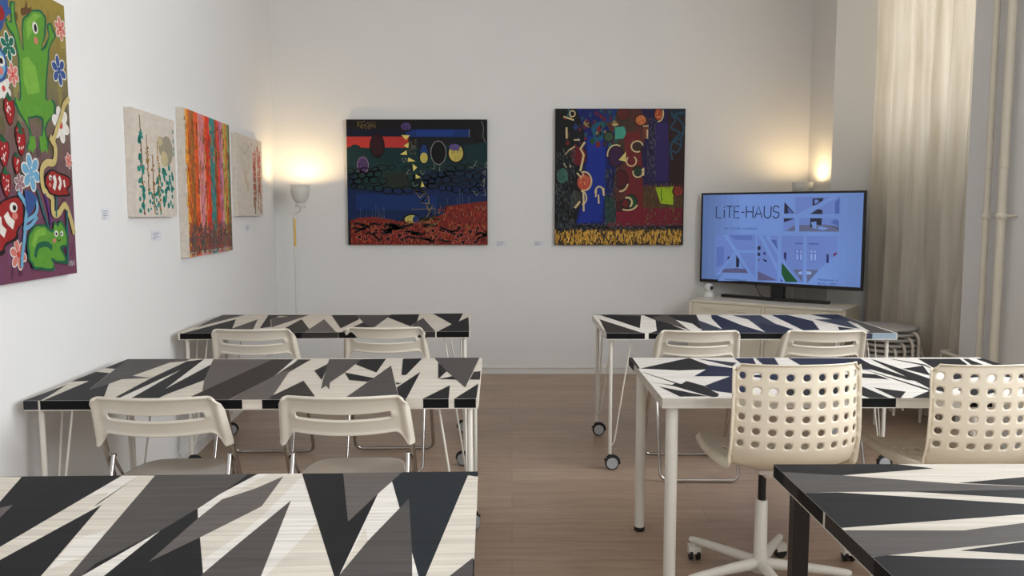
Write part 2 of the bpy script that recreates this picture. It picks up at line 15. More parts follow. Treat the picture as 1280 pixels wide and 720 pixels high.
TVP=[('p1', [(0.1313, 0.3358), (0.4702, 0.33), (0.4806, 0.693), (0.4261, 0.6959), (0.314, 0.498), (0.2788, 0.5294), (0.1764, 0.6555), (0.1393, 0.6573)]), ('p2', [(0.2496, 0.3375), (0.4472, 0.3378), (0.4405, 0.375), (0.3067, 0.3741)]), ('p2', [(0.142, 0.4348), (0.2116, 0.433), (0.2069, 0.5701), (0.1462, 0.6032)]), ('bg', [(0.201, 0.3384), (0.2375, 0.3378), (0.4883, 0.6926), (0.4651, 0.6938)]), ('bg', [(0.4814, 0.4517), (0.482, 0.4716), (0.3174, 0.4768), (0.1683, 0.6636), (0.1436, 0.6648), (0.3089, 0.4567)]), ('bg', [(0.2169, 0.6421), (0.4165, 0.6327), (0.4573, 0.6942), (0.1612, 0.71)]), ('br', [(0.208, 0.612), (0.3207, 0.5995), (0.4, 0.6035), (0.4166, 0.635), (0.1964, 0.6393)]), ('dk', [(0.314, 0.498), (0.3427, 0.5308), (0.3404, 0.5911), (0.3165, 0.5921)]), ('dk', [(0.2419, 0.5079), (0.2662, 0.5109), (0.2427, 0.5383)]), ('p1', [(0.4873, 0.3334), (0.6523, 0.3378), (0.6554, 0.6836), (0.4975, 0.6884)]), ('br', [(0.4953, 0.6142), (0.6553, 0.68), (0.4975, 0.6884)]), ('bg', [(0.4895, 0.3297), (0.524, 0.3328), (0.6555, 0.5667), (0.6571, 0.6178)]), ('bg', [(0.547, 0.336), (0.5924, 0.3389), (0.6557, 0.4502), (0.657, 0.4938)]), ('dk', [(0.4898, 0.4219), (0.515, 0.4175), (0.5143, 0.447), (0.4906, 0.4514)]), ('dk', [(0.4912, 0.4713), (0.5127, 0.4707), (0.5134, 0.495), (0.4919, 0.4957)]), ('nv', [(0.5393, 0.4647), (0.5584, 0.4663), (0.5552, 0.4863), (0.5399, 0.4831)]), ('dk', [(0.5385, 0.5163), (0.5694, 0.5299), (0.5667, 0.5425), (0.539, 0.531)]), ('br', [(0.4949, 0.5178), (0.5102, 0.5173), (0.5085, 0.5358), (0.4954, 0.5363)]), ('p3', [(0.5932, 0.3644), (0.6384, 0.3707), (0.6518, 0.4431)]), ('p1', [(0.6796, 0.3354), (0.8468, 0.3324), (0.8583, 0.6817), (0.8223, 0.6836), (0.6848, 0.5018)]), ('p1', [(0.8717, 0.3319), (1.0972, 0.3279), (1.1016, 0.4525), (0.9686, 0.5907), (0.8836, 0.691)]), ('p3', [(0.7838, 0.3872), (0.8485, 0.3857), (0.8489, 0.3963), (0.7841, 0.3979)]), ('p3', [(0.8876, 0.3847), (0.9651, 0.385), (0.9655, 0.397), (0.888, 0.3968)]), ('p3', [(0.7927, 0.4407), (0.8144, 0.44), (0.8169, 0.5187), (0.7953, 0.5195)]), ('p3', [(0.8216, 0.4398), (0.8417, 0.4393), (0.8444, 0.5212), (0.8243, 0.522)]), ('p3', [(0.9, 0.4376), (0.9226, 0.4369), (0.9255, 0.5217), (0.9029, 0.5226)]), ('p3', [(0.9283, 0.4367), (0.9493, 0.4361), (0.9522, 0.5207), (0.9311, 0.5215)]), ('wn', [(0.7965, 0.4441), (0.8109, 0.4437), (0.8115, 0.4616), (0.797, 0.462)]), ('wn', [(0.8253, 0.4433), (0.8396, 0.4429), (0.8402, 0.4607), (0.8259, 0.4611)]), ('wn', [(0.9037, 0.441), (0.9199, 0.4405), (0.9205, 0.4582), (0.9043, 0.4587)]), ('wn', [(0.9312, 0.4402), (0.9473, 0.4397), (0.9479, 0.4573), (0.9318, 0.4578)]), ('wn', [(0.7973, 0.4692), (0.8117, 0.4687), (0.8132, 0.5153), (0.7988, 0.5158)]), ('wn', [(0.8261, 0.4683), (0.8405, 0.4678), (0.8421, 0.5163), (0.8277, 0.5169)]), ('wn', [(0.9045, 0.4658), (0.9208, 0.4653), (0.9225, 0.5169), (0.9063, 0.5175)]), ('wn', [(0.932, 0.4649), (0.9482, 0.4644), (0.9499, 0.5159), (0.9338, 0.5165)]), ('gy', [(0.7757, 0.5887), (0.8466, 0.5891), (0.8496, 0.6821)]), ('gy', [(0.8802, 0.5876), (0.9684, 0.5837), (0.9551, 0.6055), (0.8871, 0.6872)]), ('wn', [(0.8162, 0.6084), (0.8469, 0.5998), (0.8478, 0.6249), (0.8204, 0.6262)]), ('wn', [(0.8805, 0.5983), (0.9161, 0.6002), (0.9168, 0.6215), (0.8814, 0.6232)]), ('nv', [(0.702, 0.4614), (0.7204, 0.4608), (0.7211, 0.5295), (0.7034, 0.5048)]), ('nv', [(1.0234, 0.4655), (1.0392, 0.465), (1.0415, 0.5313), (1.0256, 0.5285)]), ('rd', [(1.0713, 0.4604), (1.1015, 0.4491), (1.1019, 0.4595), (1.0755, 0.4847)]), ('gn', [(0.6874, 0.5395), (0.8187, 0.6838), (0.7202, 0.6892), (0.6871, 0.6253)]), ('nv', [(0.6823, 0.662), (0.6979, 0.6867), (0.6831, 0.6875)]), ('p1', [(0.7769, 0.0407), (1.1098, 0.042), (1.1144, 0.1692), (0.7811, 0.1696)]), ('bg', [(1.0484, 0.0413), (1.0931, 0.0418), (0.8697, 0.1753), (0.8109, 0.1754), (0.8046, 0.1608)]), ('dk', [(0.6942, 0.0781), (0.7749, 0.1637), (0.6939, 0.1667)]), ('p3', [(0.7196, 0.1195), (0.7659, 0.1608), (0.727, 0.1637)]), ('dk', [(0.9064, 0.0539), (0.9895, 0.0519), (0.9816, 0.0719), (0.9368, 0.1002), (0.9082, 0.1087)]), ('p1', [(0.9182, 0.0627), (0.9499, 0.063), (0.9533, 0.0802), (0.9252, 0.0973)]), ('dk', [(0.8929, 0.1695), (0.9494, 0.132), (0.984, 0.1407), (0.9838, 0.1694)]), ('p3', [(1.0722, 0.0812), (1.1044, 0.0476), (1.1059, 0.1664), (1.0753, 0.1664)]), ('p1', [(0.689, 0.2022), (0.7792, 0.2018), (0.7823, 0.2988), (0.692, 0.3001)]), ('dk', [(0.692, 0.2022), (0.7762, 0.2019), (0.7408, 0.2168), (0.696, 0.2318)]), ('gy', [(0.7807, 0.2488), (0.7823, 0.2988), (0.7132, 0.2998)]), ('p1', [(0.8117, 0.1988), (1.1043, 0.1976), (1.1078, 0.297), (0.815, 0.3013)]), ('gy', [(0.8134, 0.2515), (1.0104, 0.2467), (1.1066, 0.2629), (1.1079, 0.2981), (0.815, 0.3001)]), ('dk', [(0.8939, 0.2014), (0.9815, 0.1998), (0.9793, 0.2528), (0.9418, 0.2474), (0.8963, 0.271)]), ('bg', [(0.9007, 0.2303), (0.941, 0.2242), (0.9428, 0.2763), (0.9197, 0.2765)]), ('dk', [(1.0104, 0.2467), (1.0673, 0.2576), (1.1073, 0.2828), (1.107, 0.2743)]), ('p3', [(1.0438, 0.2293), (1.0767, 0.2063), (1.105, 0.2175), (1.1066, 0.2629)]), ('bg', [(0.9485, 0.2762), (0.9652, 0.2587), (1.0341, 0.2751), (0.9892, 0.2901)])]
V=Vector
col=bpy.context.scene.collection
R=math.radians
def srgb(h):
    if isinstance(h,str):
        h=h.lstrip('#'); c=[int(h[i:i+2],16)/255 for i in (0,2,4)]
    else: c=[x/255 for x in h]
    return tuple((x/12.92 if x<=.04045 else ((x+.055)/1.055)**2.4) for x in c)
# ------------------------------------------------------------------ materials
def mat(name,c,rough=.5,gain=1,metal=0,noise=.04,nscale=8,stretch=(1,1,1),bump=0,vc=False,emit=0,coat=0,spec=.5,coords='Object'):
    m=bpy.data.materials.new(name);m.use_nodes=True;nt=m.node_tree;N=nt.nodes;Lk=nt.links
    b=N['Principled BSDF'];b.inputs['Roughness'].default_value=rough;b.inputs['Metallic'].default_value=metal
    b.inputs['Specular IOR Level'].default_value=spec
    if coat: b.inputs['Coat Weight'].default_value=coat;b.inputs['Coat Roughness'].default_value=.15
    tc=N.new('ShaderNodeTexCoord');mp=N.new('ShaderNodeMapping');mp.inputs['Scale'].default_value=stretch
    Lk.new(tc.outputs[coords],mp.inputs['Vector'])
    nz=N.new('ShaderNodeTexNoise');nz.inputs['Scale'].default_value=nscale;nz.inputs['Detail'].default_value=5
    Lk.new(mp.outputs[0],nz.inputs['Vector'])
    mr=N.new('ShaderNodeMapRange');mr.inputs['From Min'].default_value=.25;mr.inputs['From Max'].default_value=.75
    mr.inputs['To Min'].default_value=gain*(1-noise);mr.inputs['To Max'].default_value=gain*(1+noise)
    Lk.new(nz.outputs['Fac'],mr.inputs['Value'])
    mx=N.new('ShaderNodeVectorMath');mx.operation='SCALE'
    if vc:
        at=N.new('ShaderNodeVertexColor');at.layer_name='Col';Lk.new(at.outputs['Color'],mx.inputs[0])
    else: mx.inputs[0].default_value=srgb(c)
    Lk.new(mr.outputs[0],mx.inputs['Scale'])
    if emit:
        b.inputs['Base Color'].default_value=(0.01,0.01,0.012,1)
        Lk.new(mx.outputs[0],b.inputs['Emission Color']);b.inputs['Emission Strength'].default_value=emit
    else: Lk.new(mx.outputs[0],b.inputs['Base Color'])
    if bump:
        bp=N.new('ShaderNodeBump');bp.inputs['Strength'].default_value=bump;bp.inputs['Distance'].default_value=.01
        Lk.new(nz.outputs['Fac'],bp.inputs['Height']);Lk.new(bp.outputs[0],b.inputs['Normal'])
    return m
M={}
M['wall']=mat('white wall paint',(222,222,221),.85,noise=.015,nscale=2.2,bump=.12)
M['ceil']=mat('ceiling paint',(232,231,228),.9,noise=.01)
M['trim']=mat('trim gloss white',(222,221,217),.45,noise=.01)
M['top']=mat('inlaid wood laminate',None,.55,noise=.20,nscale=9,stretch=(.45,12,6),vc=True,spec=.12,bump=.02)
M['paint']=mat('painted canvas',None,.6,gain=.82,noise=.10,nscale=40,vc=True,spec=.25,bump=.05)
M['linen']=mat('raw linen canvas',(196,186,172),.9,noise=.06,nscale=260)
M['screen']=mat('lit screen',None,.25,noise=.10,nscale=1.6,vc=True,emit=.8)
M['shell']=mat('cream moulded plastic',(224,213,192),.42,noise=.015,nscale=5)
M['shellw']=mat('white moulded plastic',(216,209,195),.38,noise=.015,nscale=5)
M['seatp']=mat('seat plastic',(200,190,176),.16,noise=.02,nscale=5,coat=.4)
M['chrome']=mat('chrome tube',(190,186,182),.13,metal=1,noise=.03)
M['whitemet']=mat('white powder coated steel',(222,218,208),.4,noise=.015)
M['blackmet']=mat('black steel',(7,7,8),.35,noise=.05)
M['black']=mat('black plastic',(20,20,22),.35,noise=.05)
M['tyre']=mat('black rubber tyre',(28,28,30),.7,noise=.05)
M['wheel']=mat('grey wheel disc',(178,182,186),.4,noise=.02)
M['cab']=mat('cream cabinet steel',(222,214,196),.45,noise=.012,nscale=3)
M['lamp']=mat('lamp enamel',(205,204,198),.4,noise=.015)
M['brass']=mat('brass',(196,160,84),.3,metal=.8,noise=.05)
M['stool']=mat('grey stool seat',(170,166,160),.55,noise=.05,nscale=12)
M['tube']=mat('cream bent tube',(205,196,182),.4,noise=.02)
M['pipe']=mat('gloss painted heating pipe',(214,206,190),.35,noise=.02)
M['card']=mat('label card',(214,215,222),.7,noise=.02)
M['cardp']=mat('label print',(120,122,135),.8,noise=.1,nscale=300)
M['screw']=mat('screw',(110,95,80),.4,metal=.6)
M['glass']=mat('window daylight glass',(225,235,245),.05,noise=.01)
def floor_mat():
    m=bpy.data.materials.new('oak laminate planks');m.use_nodes=True;nt=m.node_tree;N=nt.nodes;Lk=nt.links;b=N['Principled BSDF']
    tc=N.new('ShaderNodeTexCoord')
    br=N.new('ShaderNodeTexBrick');br.offset=.37;br.inputs['Scale'].default_value=1
    br.inputs['Brick Width'].default_value=1.38;br.inputs['Row Height'].default_value=.192;br.inputs['Mortar Size'].default_value=.0012
    br.inputs['Mortar Smooth'].default_value=0.3;br.inputs['Bias'].default_value=0
    br.inputs['Color1'].default_value=(*srgb((158,134,114)),1);br.inputs['Color2'].default_value=(*srgb((171,147,126)),1);br.inputs['Mortar'].default_value=(*srgb((128,106,88)),1)
    Lk.new(tc.outputs['Object'],br.inputs['Vector'])
    mp=N.new('ShaderNodeMapping');mp.inputs['Scale'].default_value=(.9,9,1);Lk.new(tc.outputs['Object'],mp.inputs['Vector'])
    nz=N.new('ShaderNodeTexNoise');nz.inputs['Scale'].default_value=3.5;nz.inputs['Detail'].default_value=9;nz.inputs['Roughness'].default_value=.62;nz.inputs['Distortion'].default_value=.5;Lk.new(mp.outputs[0],nz.inputs['Vector'])
    mr=N.new('ShaderNodeMapRange');mr.inputs['From Min'].default_value=.3;mr.inputs['From Max'].default_value=.7;mr.inputs['To Min'].default_value=.82;mr.inputs['To Max'].default_value=1.14;Lk.new(nz.outputs['Fac'],mr.inputs['Value'])
    sc=N.new('ShaderNodeVectorMath');sc.operation='SCALE';Lk.new(br.outputs['Color'],sc.inputs[0]);Lk.new(mr.outputs[0],sc.inputs['Scale'])
    Lk.new(sc.outputs[0],b.inputs['Base Color']);b.inputs['Roughness'].default_value=.36;b.inputs['Specular IOR Level'].default_value=.45
    return m
M['floor']=floor_mat()
def curtain_mat():
    m=bpy.data.materials.new('unbleached curtain cloth');m.use_nodes=True;nt=m.node_tree;N=nt.nodes;Lk=nt.links
    out=N['Material Output'];N.remove(N['Principled BSDF'])
    tc=N.new('ShaderNodeTexCoord');mp=N.new('ShaderNodeMapping');mp.inputs['Scale'].default_value=(9,9,.7);Lk.new(tc.outputs['Object'],mp.inputs['Vector'])
    nz=N.new('ShaderNodeTexNoise');nz.inputs['Scale'].default_value=2.;nz.inputs['Detail'].default_value=6;Lk.new(mp.outputs[0],nz.inputs['Vector'])
    rp=N.new('ShaderNodeValToRGB');rp.color_ramp.elements[0].position=.25;rp.color_ramp.elements[0].color=(*srgb((188,178,160)),1);rp.color_ramp.elements[1].position=.75;rp.color_ramp.elements[1].color=(*srgb((216,209,196)),1)
    Lk.new(nz.outputs['Fac'],rp.inputs[0])
    d=N.new('ShaderNodeBsdfDiffuse');t=N.new('ShaderNodeBsdfTranslucent');Lk.new(rp.outputs[0],d.inputs[0]);Lk.new(rp.outputs[0],t.inputs[0])
    mx=N.new('ShaderNodeMixShader');mx.inputs[0].default_value=.35;Lk.new(d.outputs[0],mx.inputs[1]);Lk.new(t.outputs[0],mx.inputs[2]);Lk.new(mx.outputs[0],out.inputs['Surface'])
    return m
M['curtain']=curtain_mat()
# ------------------------------------------------------------------ mesh builder
class MB:
    def __init__(s): s.v=[];s.f=[];s.mi=[];s.sm=[];s.cur=0
    def add(s,vs,fs,smooth=False):
        o=len(s.v);s.v+= [tuple(p) for p in vs]
        for f in fs: s.f.append([i+o for i in f]);s.mi.append(s.cur);s.sm.append(smooth)
    def box(s,x0,x1,y0,y1,z0,z1,rz=0,piv=None):
        vs=[V((x,y,z)) for x in(x0,x1) for y in(y0,y1) for z in(z0,z1)]
        if rz:
            pv=V(piv) if piv else V(((x0+x1)/2,(y0+y1)/2,0));rm=Matrix.Rotation(rz,3,'Z');vs=[rm@(p-pv)+pv for p in vs]
        s.add(vs,[(0,1,3,2),(4,6,7,5),(0,4,5,1),(2,3,7,6),(0,2,6,4),(1,5,7,3)])
    def bar(s,a,b,w,h,up=(0,0,1)):
        a,b=V(a),V(b);d=(b-a).normalized();u=V(up);x=d.cross(u).normalized();u=x.cross(d)
        vs=[p+x*sx*w/2+u*su*h/2 for p in(a,b) for sx,su in((-1,-1),(1,-1),(1,1),(-1,1))]
        s.add(vs,[(0,3,2,1),(4,5,6,7),(0,1,5,4),(1,2,6,5),(2,3,7,6),(3,0,4,7)])
    def tube(s,pts,r,n=10,bend=0,cap=True,taper=None):
        pts=[V(p) for p in pts]
        if bend:
            q=[pts[0]]
            for i in range(1,len(pts)-1):
                p0,p1,p2=pts[i-1],pts[i],pts[i+1];d0=(p0-p1);d1=(p2-p1);k=min(bend,d0.length*.48,d1.length*.48)
                a=p1+d0.normalized()*k;b=p1+d1.normalized()*k
                for j in range(7):
                    t=j/6;q.append(a*(1-t)**2+p1*2*t*(1-t)+b*t*t)
            q.append(pts[-1]);pts=q
        rings=[];prev=None
        for i,p in enumerate(pts):
            d=(pts[min(i+1,len(pts)-1)]-pts[max(i-1,0)]).normalized()
            if prev is None:
                up=V((0,0,1)) if abs(d.z)<.9 else V((1,0,0));x=d.cross(up).normalized()
            else: x=(prev-d*prev.dot(d)).normalized()
            prev=x;y=d.cross(x);rr=r if taper is None else r+(taper-r)*i/(len(pts)-1)
            rings.append([p+(x*math.cos(2*math.pi*k/n)+y*math.sin(2*math.pi*k/n))*rr for k in range(n)])
        vs=[v for rg in rings for v in rg];fs=[]
        for i in range(len(rings)-1):
            for k in range(n): fs.append((i*n+k,i*n+(k+1)%n,(i+1)*n+(k+1)%n,(i+1)*n+k))
        s.add(vs,fs,True)
        if cap: s.add(rings[0],[tuple(range(n))[::-1]]);s.add(rings[-1],[tuple(range(n))])
    def lathe(s,prof,c=(0,0,0),n=32,axis='Z',smooth=True):
        vs=[];fs=[]
        for r,z in prof:
            for k in range(n):
                a=2*math.pi*k/n;p=(r*math.cos(a),r*math.sin(a),z)
                if axis=='Y': p=(p[0],z,p[1])
                if axis=='X': p=(z,p[0],p[1])
                vs.append(V(p)+V(c))
        for i in range(len(prof)-1):
            for k in range(n): fs.append((i*n+k,i*n+(k+1)%n,(i+1)*n+(k+1)%n,(i+1)*n+k))
        s.add(vs,fs,smooth)
        for i in (0,len(prof)-1):
            if prof[i][0]>1e-5: s.add(vs[i*n:(i+1)*n],[tuple(range(n))])
    def build(s,name,mats,parent=None,bevel=0,seg=2,solid=0,subs=0,weld=False,offset=-1,auto=None):
        me=bpy.data.meshes.new(name);me.from_pydata(s.v,[],s.f)
        if not isinstance(mats,(list,tuple)): mats=[mats]
        for m in mats: me.materials.append(m)
        for p,mi,sm in zip(me.polygons,s.mi,s.sm): p.material_index=mi;p.use_smooth=sm
        bm=bmesh.new();bm.from_mesh(me)
        if weld: bmesh.ops.remove_doubles(bm,verts=bm.verts,dist=1e-5)
        bmesh.ops.recalc_face_normals(bm,faces=bm.faces);bm.to_mesh(me);bm.free()
        o=bpy.data.objects.new(name,me);col.objects.link(o)
        if parent: o.parent=parent
        if solid: m=o.modifiers.new('s','SOLIDIFY');m.thickness=solid;m.offset=offset
        if bevel: m=o.modifiers.new('b','BEVEL');m.width=bevel;m.segments=seg;m.limit_method='ANGLE';m.angle_limit=R(40)
        if subs: m=o.modifiers.new('u','SUBSURF');m.levels=subs;m.render_levels=subs
        return o
def tag(o,label=None,cat=None,group=None,kind=None):
    if label:o['label']=label
    if cat:o['category']=cat
    if group:o['group']=group
    if kind:o['kind']=kind
    return o
def thing(name,label,cat,loc=(0,0,0),rz=0,group=None):
    o=bpy.data.objects.new(name,None);col.objects.link(o);o.location=loc;o.rotation_euler=(0,0,rz);o.empty_display_size=.05
    return tag(o,label,cat,group)
def dup(root,loc,rz,label):
    def cp(o,par):
        c=o.copy();col.objects.link(c);c.parent=par
        for ch in list(o.children): cp(ch,c)
        return c
    r=cp(root,None);r.location=loc;r.rotation_euler=(0,0,rz);r['label']=label;return r
def struct(o): o['kind']='structure';return o
# ------------------------------------------------------------------ flat painted art: layered coloured shapes as ONE mesh on a face
class Art:
    eps=.00002
    def __init__(s): s.v=[];s.f=[];s.c=[];s.L=1
    def put(s,pts,c,L=None):
        """pts in face coordinates (x right, y DOWN), stored with layer"""
        if L is None: L=s.L;s.L+=1
        cc=srgb(c);o=len(s.v)
        s.v+=[(p[0],p[1],L*s.eps) for p in pts]
        if len(pts)<=4 and len(pts)==3: tr=[(0,1,2)]
        else:
            tr=tessellate_polygon([[V((p[0],p[1],0)) for p in pts]])
        for t in tr: s.f.append([i+o for i in t]);s.c.append(cc)
    def rect(s,x0,y0,x1,y1,c,L=None): s.put([(x0,y0),(x1,y0),(x1,y1),(x0,y1)],c,L)
    def ell(s,cx,cy,rx,ry,c,L=None,n=20,a0=0,a1=2*math.pi,rot=0):
        pts=[]
        full=abs(a1-a0-2*math.pi)<1e-6
        for i in range(n if full else n+1):
            a=a0+(a1-a0)*i/n;x,y=rx*math.cos(a),ry*math.sin(a)
            pts.append((cx+x*math.cos(rot)-y*math.sin(rot),cy+x*math.sin(rot)+y*math.cos(rot)))
        s.put(pts,c,L)
    def line(s,pts,w,c,L=None,w1=None):
        if L is None: L=s.L;s.L+=1
        cc=srgb(c);n=len(pts);lf=[]
        for i,p in enumerate(pts):
            a=pts[max(i-1,0)];b=pts[min(i+1,n-1)];dx,dy=b[0]-a[0],b[1]-a[1];l=math.hypot(dx,dy) or 1
            ww=(w if w1 is None else w+(w1-w)*i/(n-1))/2
            lf.append((p[0]-dy/l*ww,p[1]+dx/l*ww,p[0]+dy/l*ww,p[1]-dx/l*ww))
        o=len(s.v)
        for q in lf: s.v+=[(q[0],q[1],L*s.eps),(q[2],q[3],L*s.eps)]
        for i in range(n-1): s.f.append([o+2*i,o+2*i+1,o+2*i+3,o+2*i+2]);s.c.append(cc)
    def ring(s,cx,cy,rx,ry,w,c,L=None,a0=0,a1=2*math.pi,n=24): s.line([(cx+rx*math.cos(a0+(a1-a0)*i/n),cy+ry*math.sin(a0+(a1-a0)*i/n)) for i in range(n+1)],w,c,L)
    def curve(s,pts,w,c,L=None):
        q=[]
        for i in range(len(pts)-1):
            p0=pts[max(i-1,0)];p1=pts[i];p2=pts[i+1];p3=pts[min(i+2,len(pts)-1)]
            for j in range(5):
                t=j/5;q.append(tuple(.5*((2*p1[k])+(-p0[k]+p2[k])*t+(2*p0[k]-5*p1[k]+4*p2[k]-p3[k])*t*t+(-p0[k]+3*p1[k]-3*p2[k]+p3[k])*t**3) for k in(0,1)))
        q.append(pts[-1]);s.line(q,w,c,L)
def art_mesh(name,art,fn,extra,matl,parent,extra_cols):
    """fn maps art (x,ydown,off)->3D; extra=[(verts,faces,color)]"""
    if getattr(art,'clip',None):
        w_,h_=art.clip;nv=[];nf=[];nc=[]
        for f,c in zip(art.f,art.c):
            p=[art.v[i] for i in f];zc=p[0][2]
            if all(0<=q_[0]<=w_ and 0<=q_[1]<=h_ for q_ in p): pass
            else:
                for ax,lim,sg in((0,0,1),(0,w_,-1),(1,0,1),(1,h_,-1)):
                    o=[]
                    for i in range(len(p)):
                        a_,b_=p[i-1],p[i];ia=(a_[ax]-lim)*sg>=0;ib=(b_[ax]-lim)*sg>=0
                        if ia!=ib:
                            t=(lim-a_[ax])/(b_[ax]-a_[ax]);o.append((a_[0]+(b_[0]-a_[0])*t,a_[1]+(b_[1]-a_[1])*t,zc))
                        if ib:o.append(b_)
                    p=o
                    if not p:break
            if len(p)<3:continue
            o=len(nv);nv+=p;nf.append(list(range(o,o+len(p))));nc.append(c)
        art.v,art.f,art.c=nv,nf,nc
    vs=[fn(*p) for p in art.v];fs=[list(f) for f in art.f];cs=list(art.c)
    for (v2,f2,c2) in extra:
        o=len(vs);vs+=[tuple(p) for p in v2]
        for f in f2: fs.append([i+o for i in f]);cs.append(srgb(c2))
    me=bpy.data.meshes.new(name);me.from_pydata(vs,[],fs)
    ca=me.color_attributes.new('Col','FLOAT_COLOR','CORNER')
    for p in me.polygons:
        for li in p.loop_indices: ca.data[li].color=(*cs[p.index],1)
    me.materials.append(matl);o=bpy.data.objects.new(name,me);col.objects.link(o)
    if parent:o.parent=parent
    return o
BOXF=[(0,1,3,2),(4,6,7,5),(0,4,5,1),(2,3,7,6),(0,2,6,4),(1,5,7,3)]
def boxv(x0,x1,y0,y1,z0,z1): return [(x,y,z) for x in(x0,x1) for y in(y0,y1) for z in(z0,z1)]
# ------------------------------------------------------------------ room
WX0,WY0=-1.943,6.785                      # back left corner of the room
wd=V((.0754,-.99715,0))                   # left wall runs from the corner towards the viewer
wn=V((.99715,.0754,0))                    # its normal, into the room
def onwall(s,z,off=0): return V((WX0,WY0,0))+wd*s+wn*off+V((0,0,z))
HC=3.5;XR=2.68;YB=6.785;YF=-2.6
def sbox(name,m,*a,**k):
    b=MB();b.box(*a);return struct(b.build(name,m,**k))
b=MB();b.box(-3.2,3.9,YF,7.0,-.06,0);struct(b.build('floor',M['floor']))
b=MB();b.box(-3.2,3.9,YF-.2,7.0,HC,HC+.1);struct(b.build('ceiling',M['ceil']))
XP=2.44;b=MB();b.box(-2.2,XP,YB+.0,YB+.2,0,HC);struct(b.build('wall_back',M['wall']))
b=MB()
p0=onwall(-.2,0,-.015);p1=onwall(9.6,0,-.015)
vs=[p0,p1,p1-wn*.2,p0-wn*.2];vs=vs+[p+V((0,0,HC)) for p in vs]
b.add(vs,[(0,1,5,4),(1,2,6,5),(2,3,7,6),(3,0,4,7),(0,3,2,1),(4,5,6,7)]);struct(b.build('wall_left',M['wall']))
N0,N1=4.84,6.29                           # window niche on the right
b=MB()
b.box(XP,XR+.55,N1,YB+.2,0,HC)            # pier beside the back wall
b.box(XR,XR+.55,1.3,2.0,0,HC);b.box(XR,XR+.55,3.6,N0,0,HC);b.box(XR,XR+.55,2.0,3.6,0,.85);b.box(XR,XR+.55,2.0,3.6,2.95,HC)              # pier with the heating pipes
b.box(XR,XR+.55,-1.9,1.3,0,.85);b.box(XR,XR+.55,-1.9,1.3,2.95,HC);b.box(XR,XR+.55,YF,-1.9,0,HC)
b.box(XR,XR+.55,N0,N1,3.32,HC)
b.box(XR+.40,XR+.55,N0,N1,0,.8)
struct(b.build('wall_right',M['wall']))
b=MB();b.box(-3.2,-1.3,YF-.2,YF,0,HC);b.box(1.9,3.9,YF-.2,YF,0,HC);b.box(-1.3,1.9,YF-.2,YF,2.9,HC);b.box(-1.3,1.9,YF-.2,YF,0,.5);struct(b.build('wall_front',M['wall']))
def window(name,axis,a0,a1,z0,z1,pos):
    fr=MB()
    def bx(u0,u1,w0,w1,t=.04):
        if axis=='x': fr.box(pos-t,pos+t,u0,u1,w0,w1)
        else: fr.box(u0,u1,pos-t,pos+t,w0,w1)
    bx(a0,a1,z0,z0+.07);bx(a0,a1,z1-.07,z1);bx(a0,a0+.07,z0,z1);bx(a1-.07,a1,z0,z1);bx((a0+a1)/2-.05,(a0+a1)/2+.05,z0,z1);bx(a0,a1,z0+(z1-z0)*.68,z0+(z1-z0)*.68+.06,.03)
    o=struct(fr.build(name,M['trim']));return o
window('window_1','x',N0,N1,.8,3.32,XR+.47)
window('window_2','x',-1.9,1.3,.85,2.95,XR+.3)
window('added_window','x',2.0,3.6,.85,2.95,XR+.3)  # added unseen window, opened to bring light deeper into the room
window('window_3','y',-1.3,1.9,.5,2.9,YF-.1)
# skirting boards
def skirt(name,pts):
    b=MB()
    for (t,z0,z1) in((.016,0,.050),(.024,.050,.058),(.010,.058,.078)):
        a,c,n=pts;a=V(a);c=V(c);n=V(n);vs=[a,c,c+n*t,a+n*t];vs=[v+V((0,0,z0)) for v in vs]+[v+V((0,0,z1)) for v in vs]
        b.add(vs,[(0,3,2,1),(4,5,6,7),(0,1,5,4),(1,2,6,5),(2,3,7,6),(3,0,4,7)])
    return struct(b.build(name,M['trim']))
skirt('baseboard_back',((WX0-.01,YB,0),(XP,YB,0),(0,-1,0)))
skirt('baseboard_left',(onwall(.0,0,-.015),onwall(9.2,0,-.015),wn))
skirt('baseboard_right',((XR,YF,0),(XR,N0,0),(-1,0,0)))
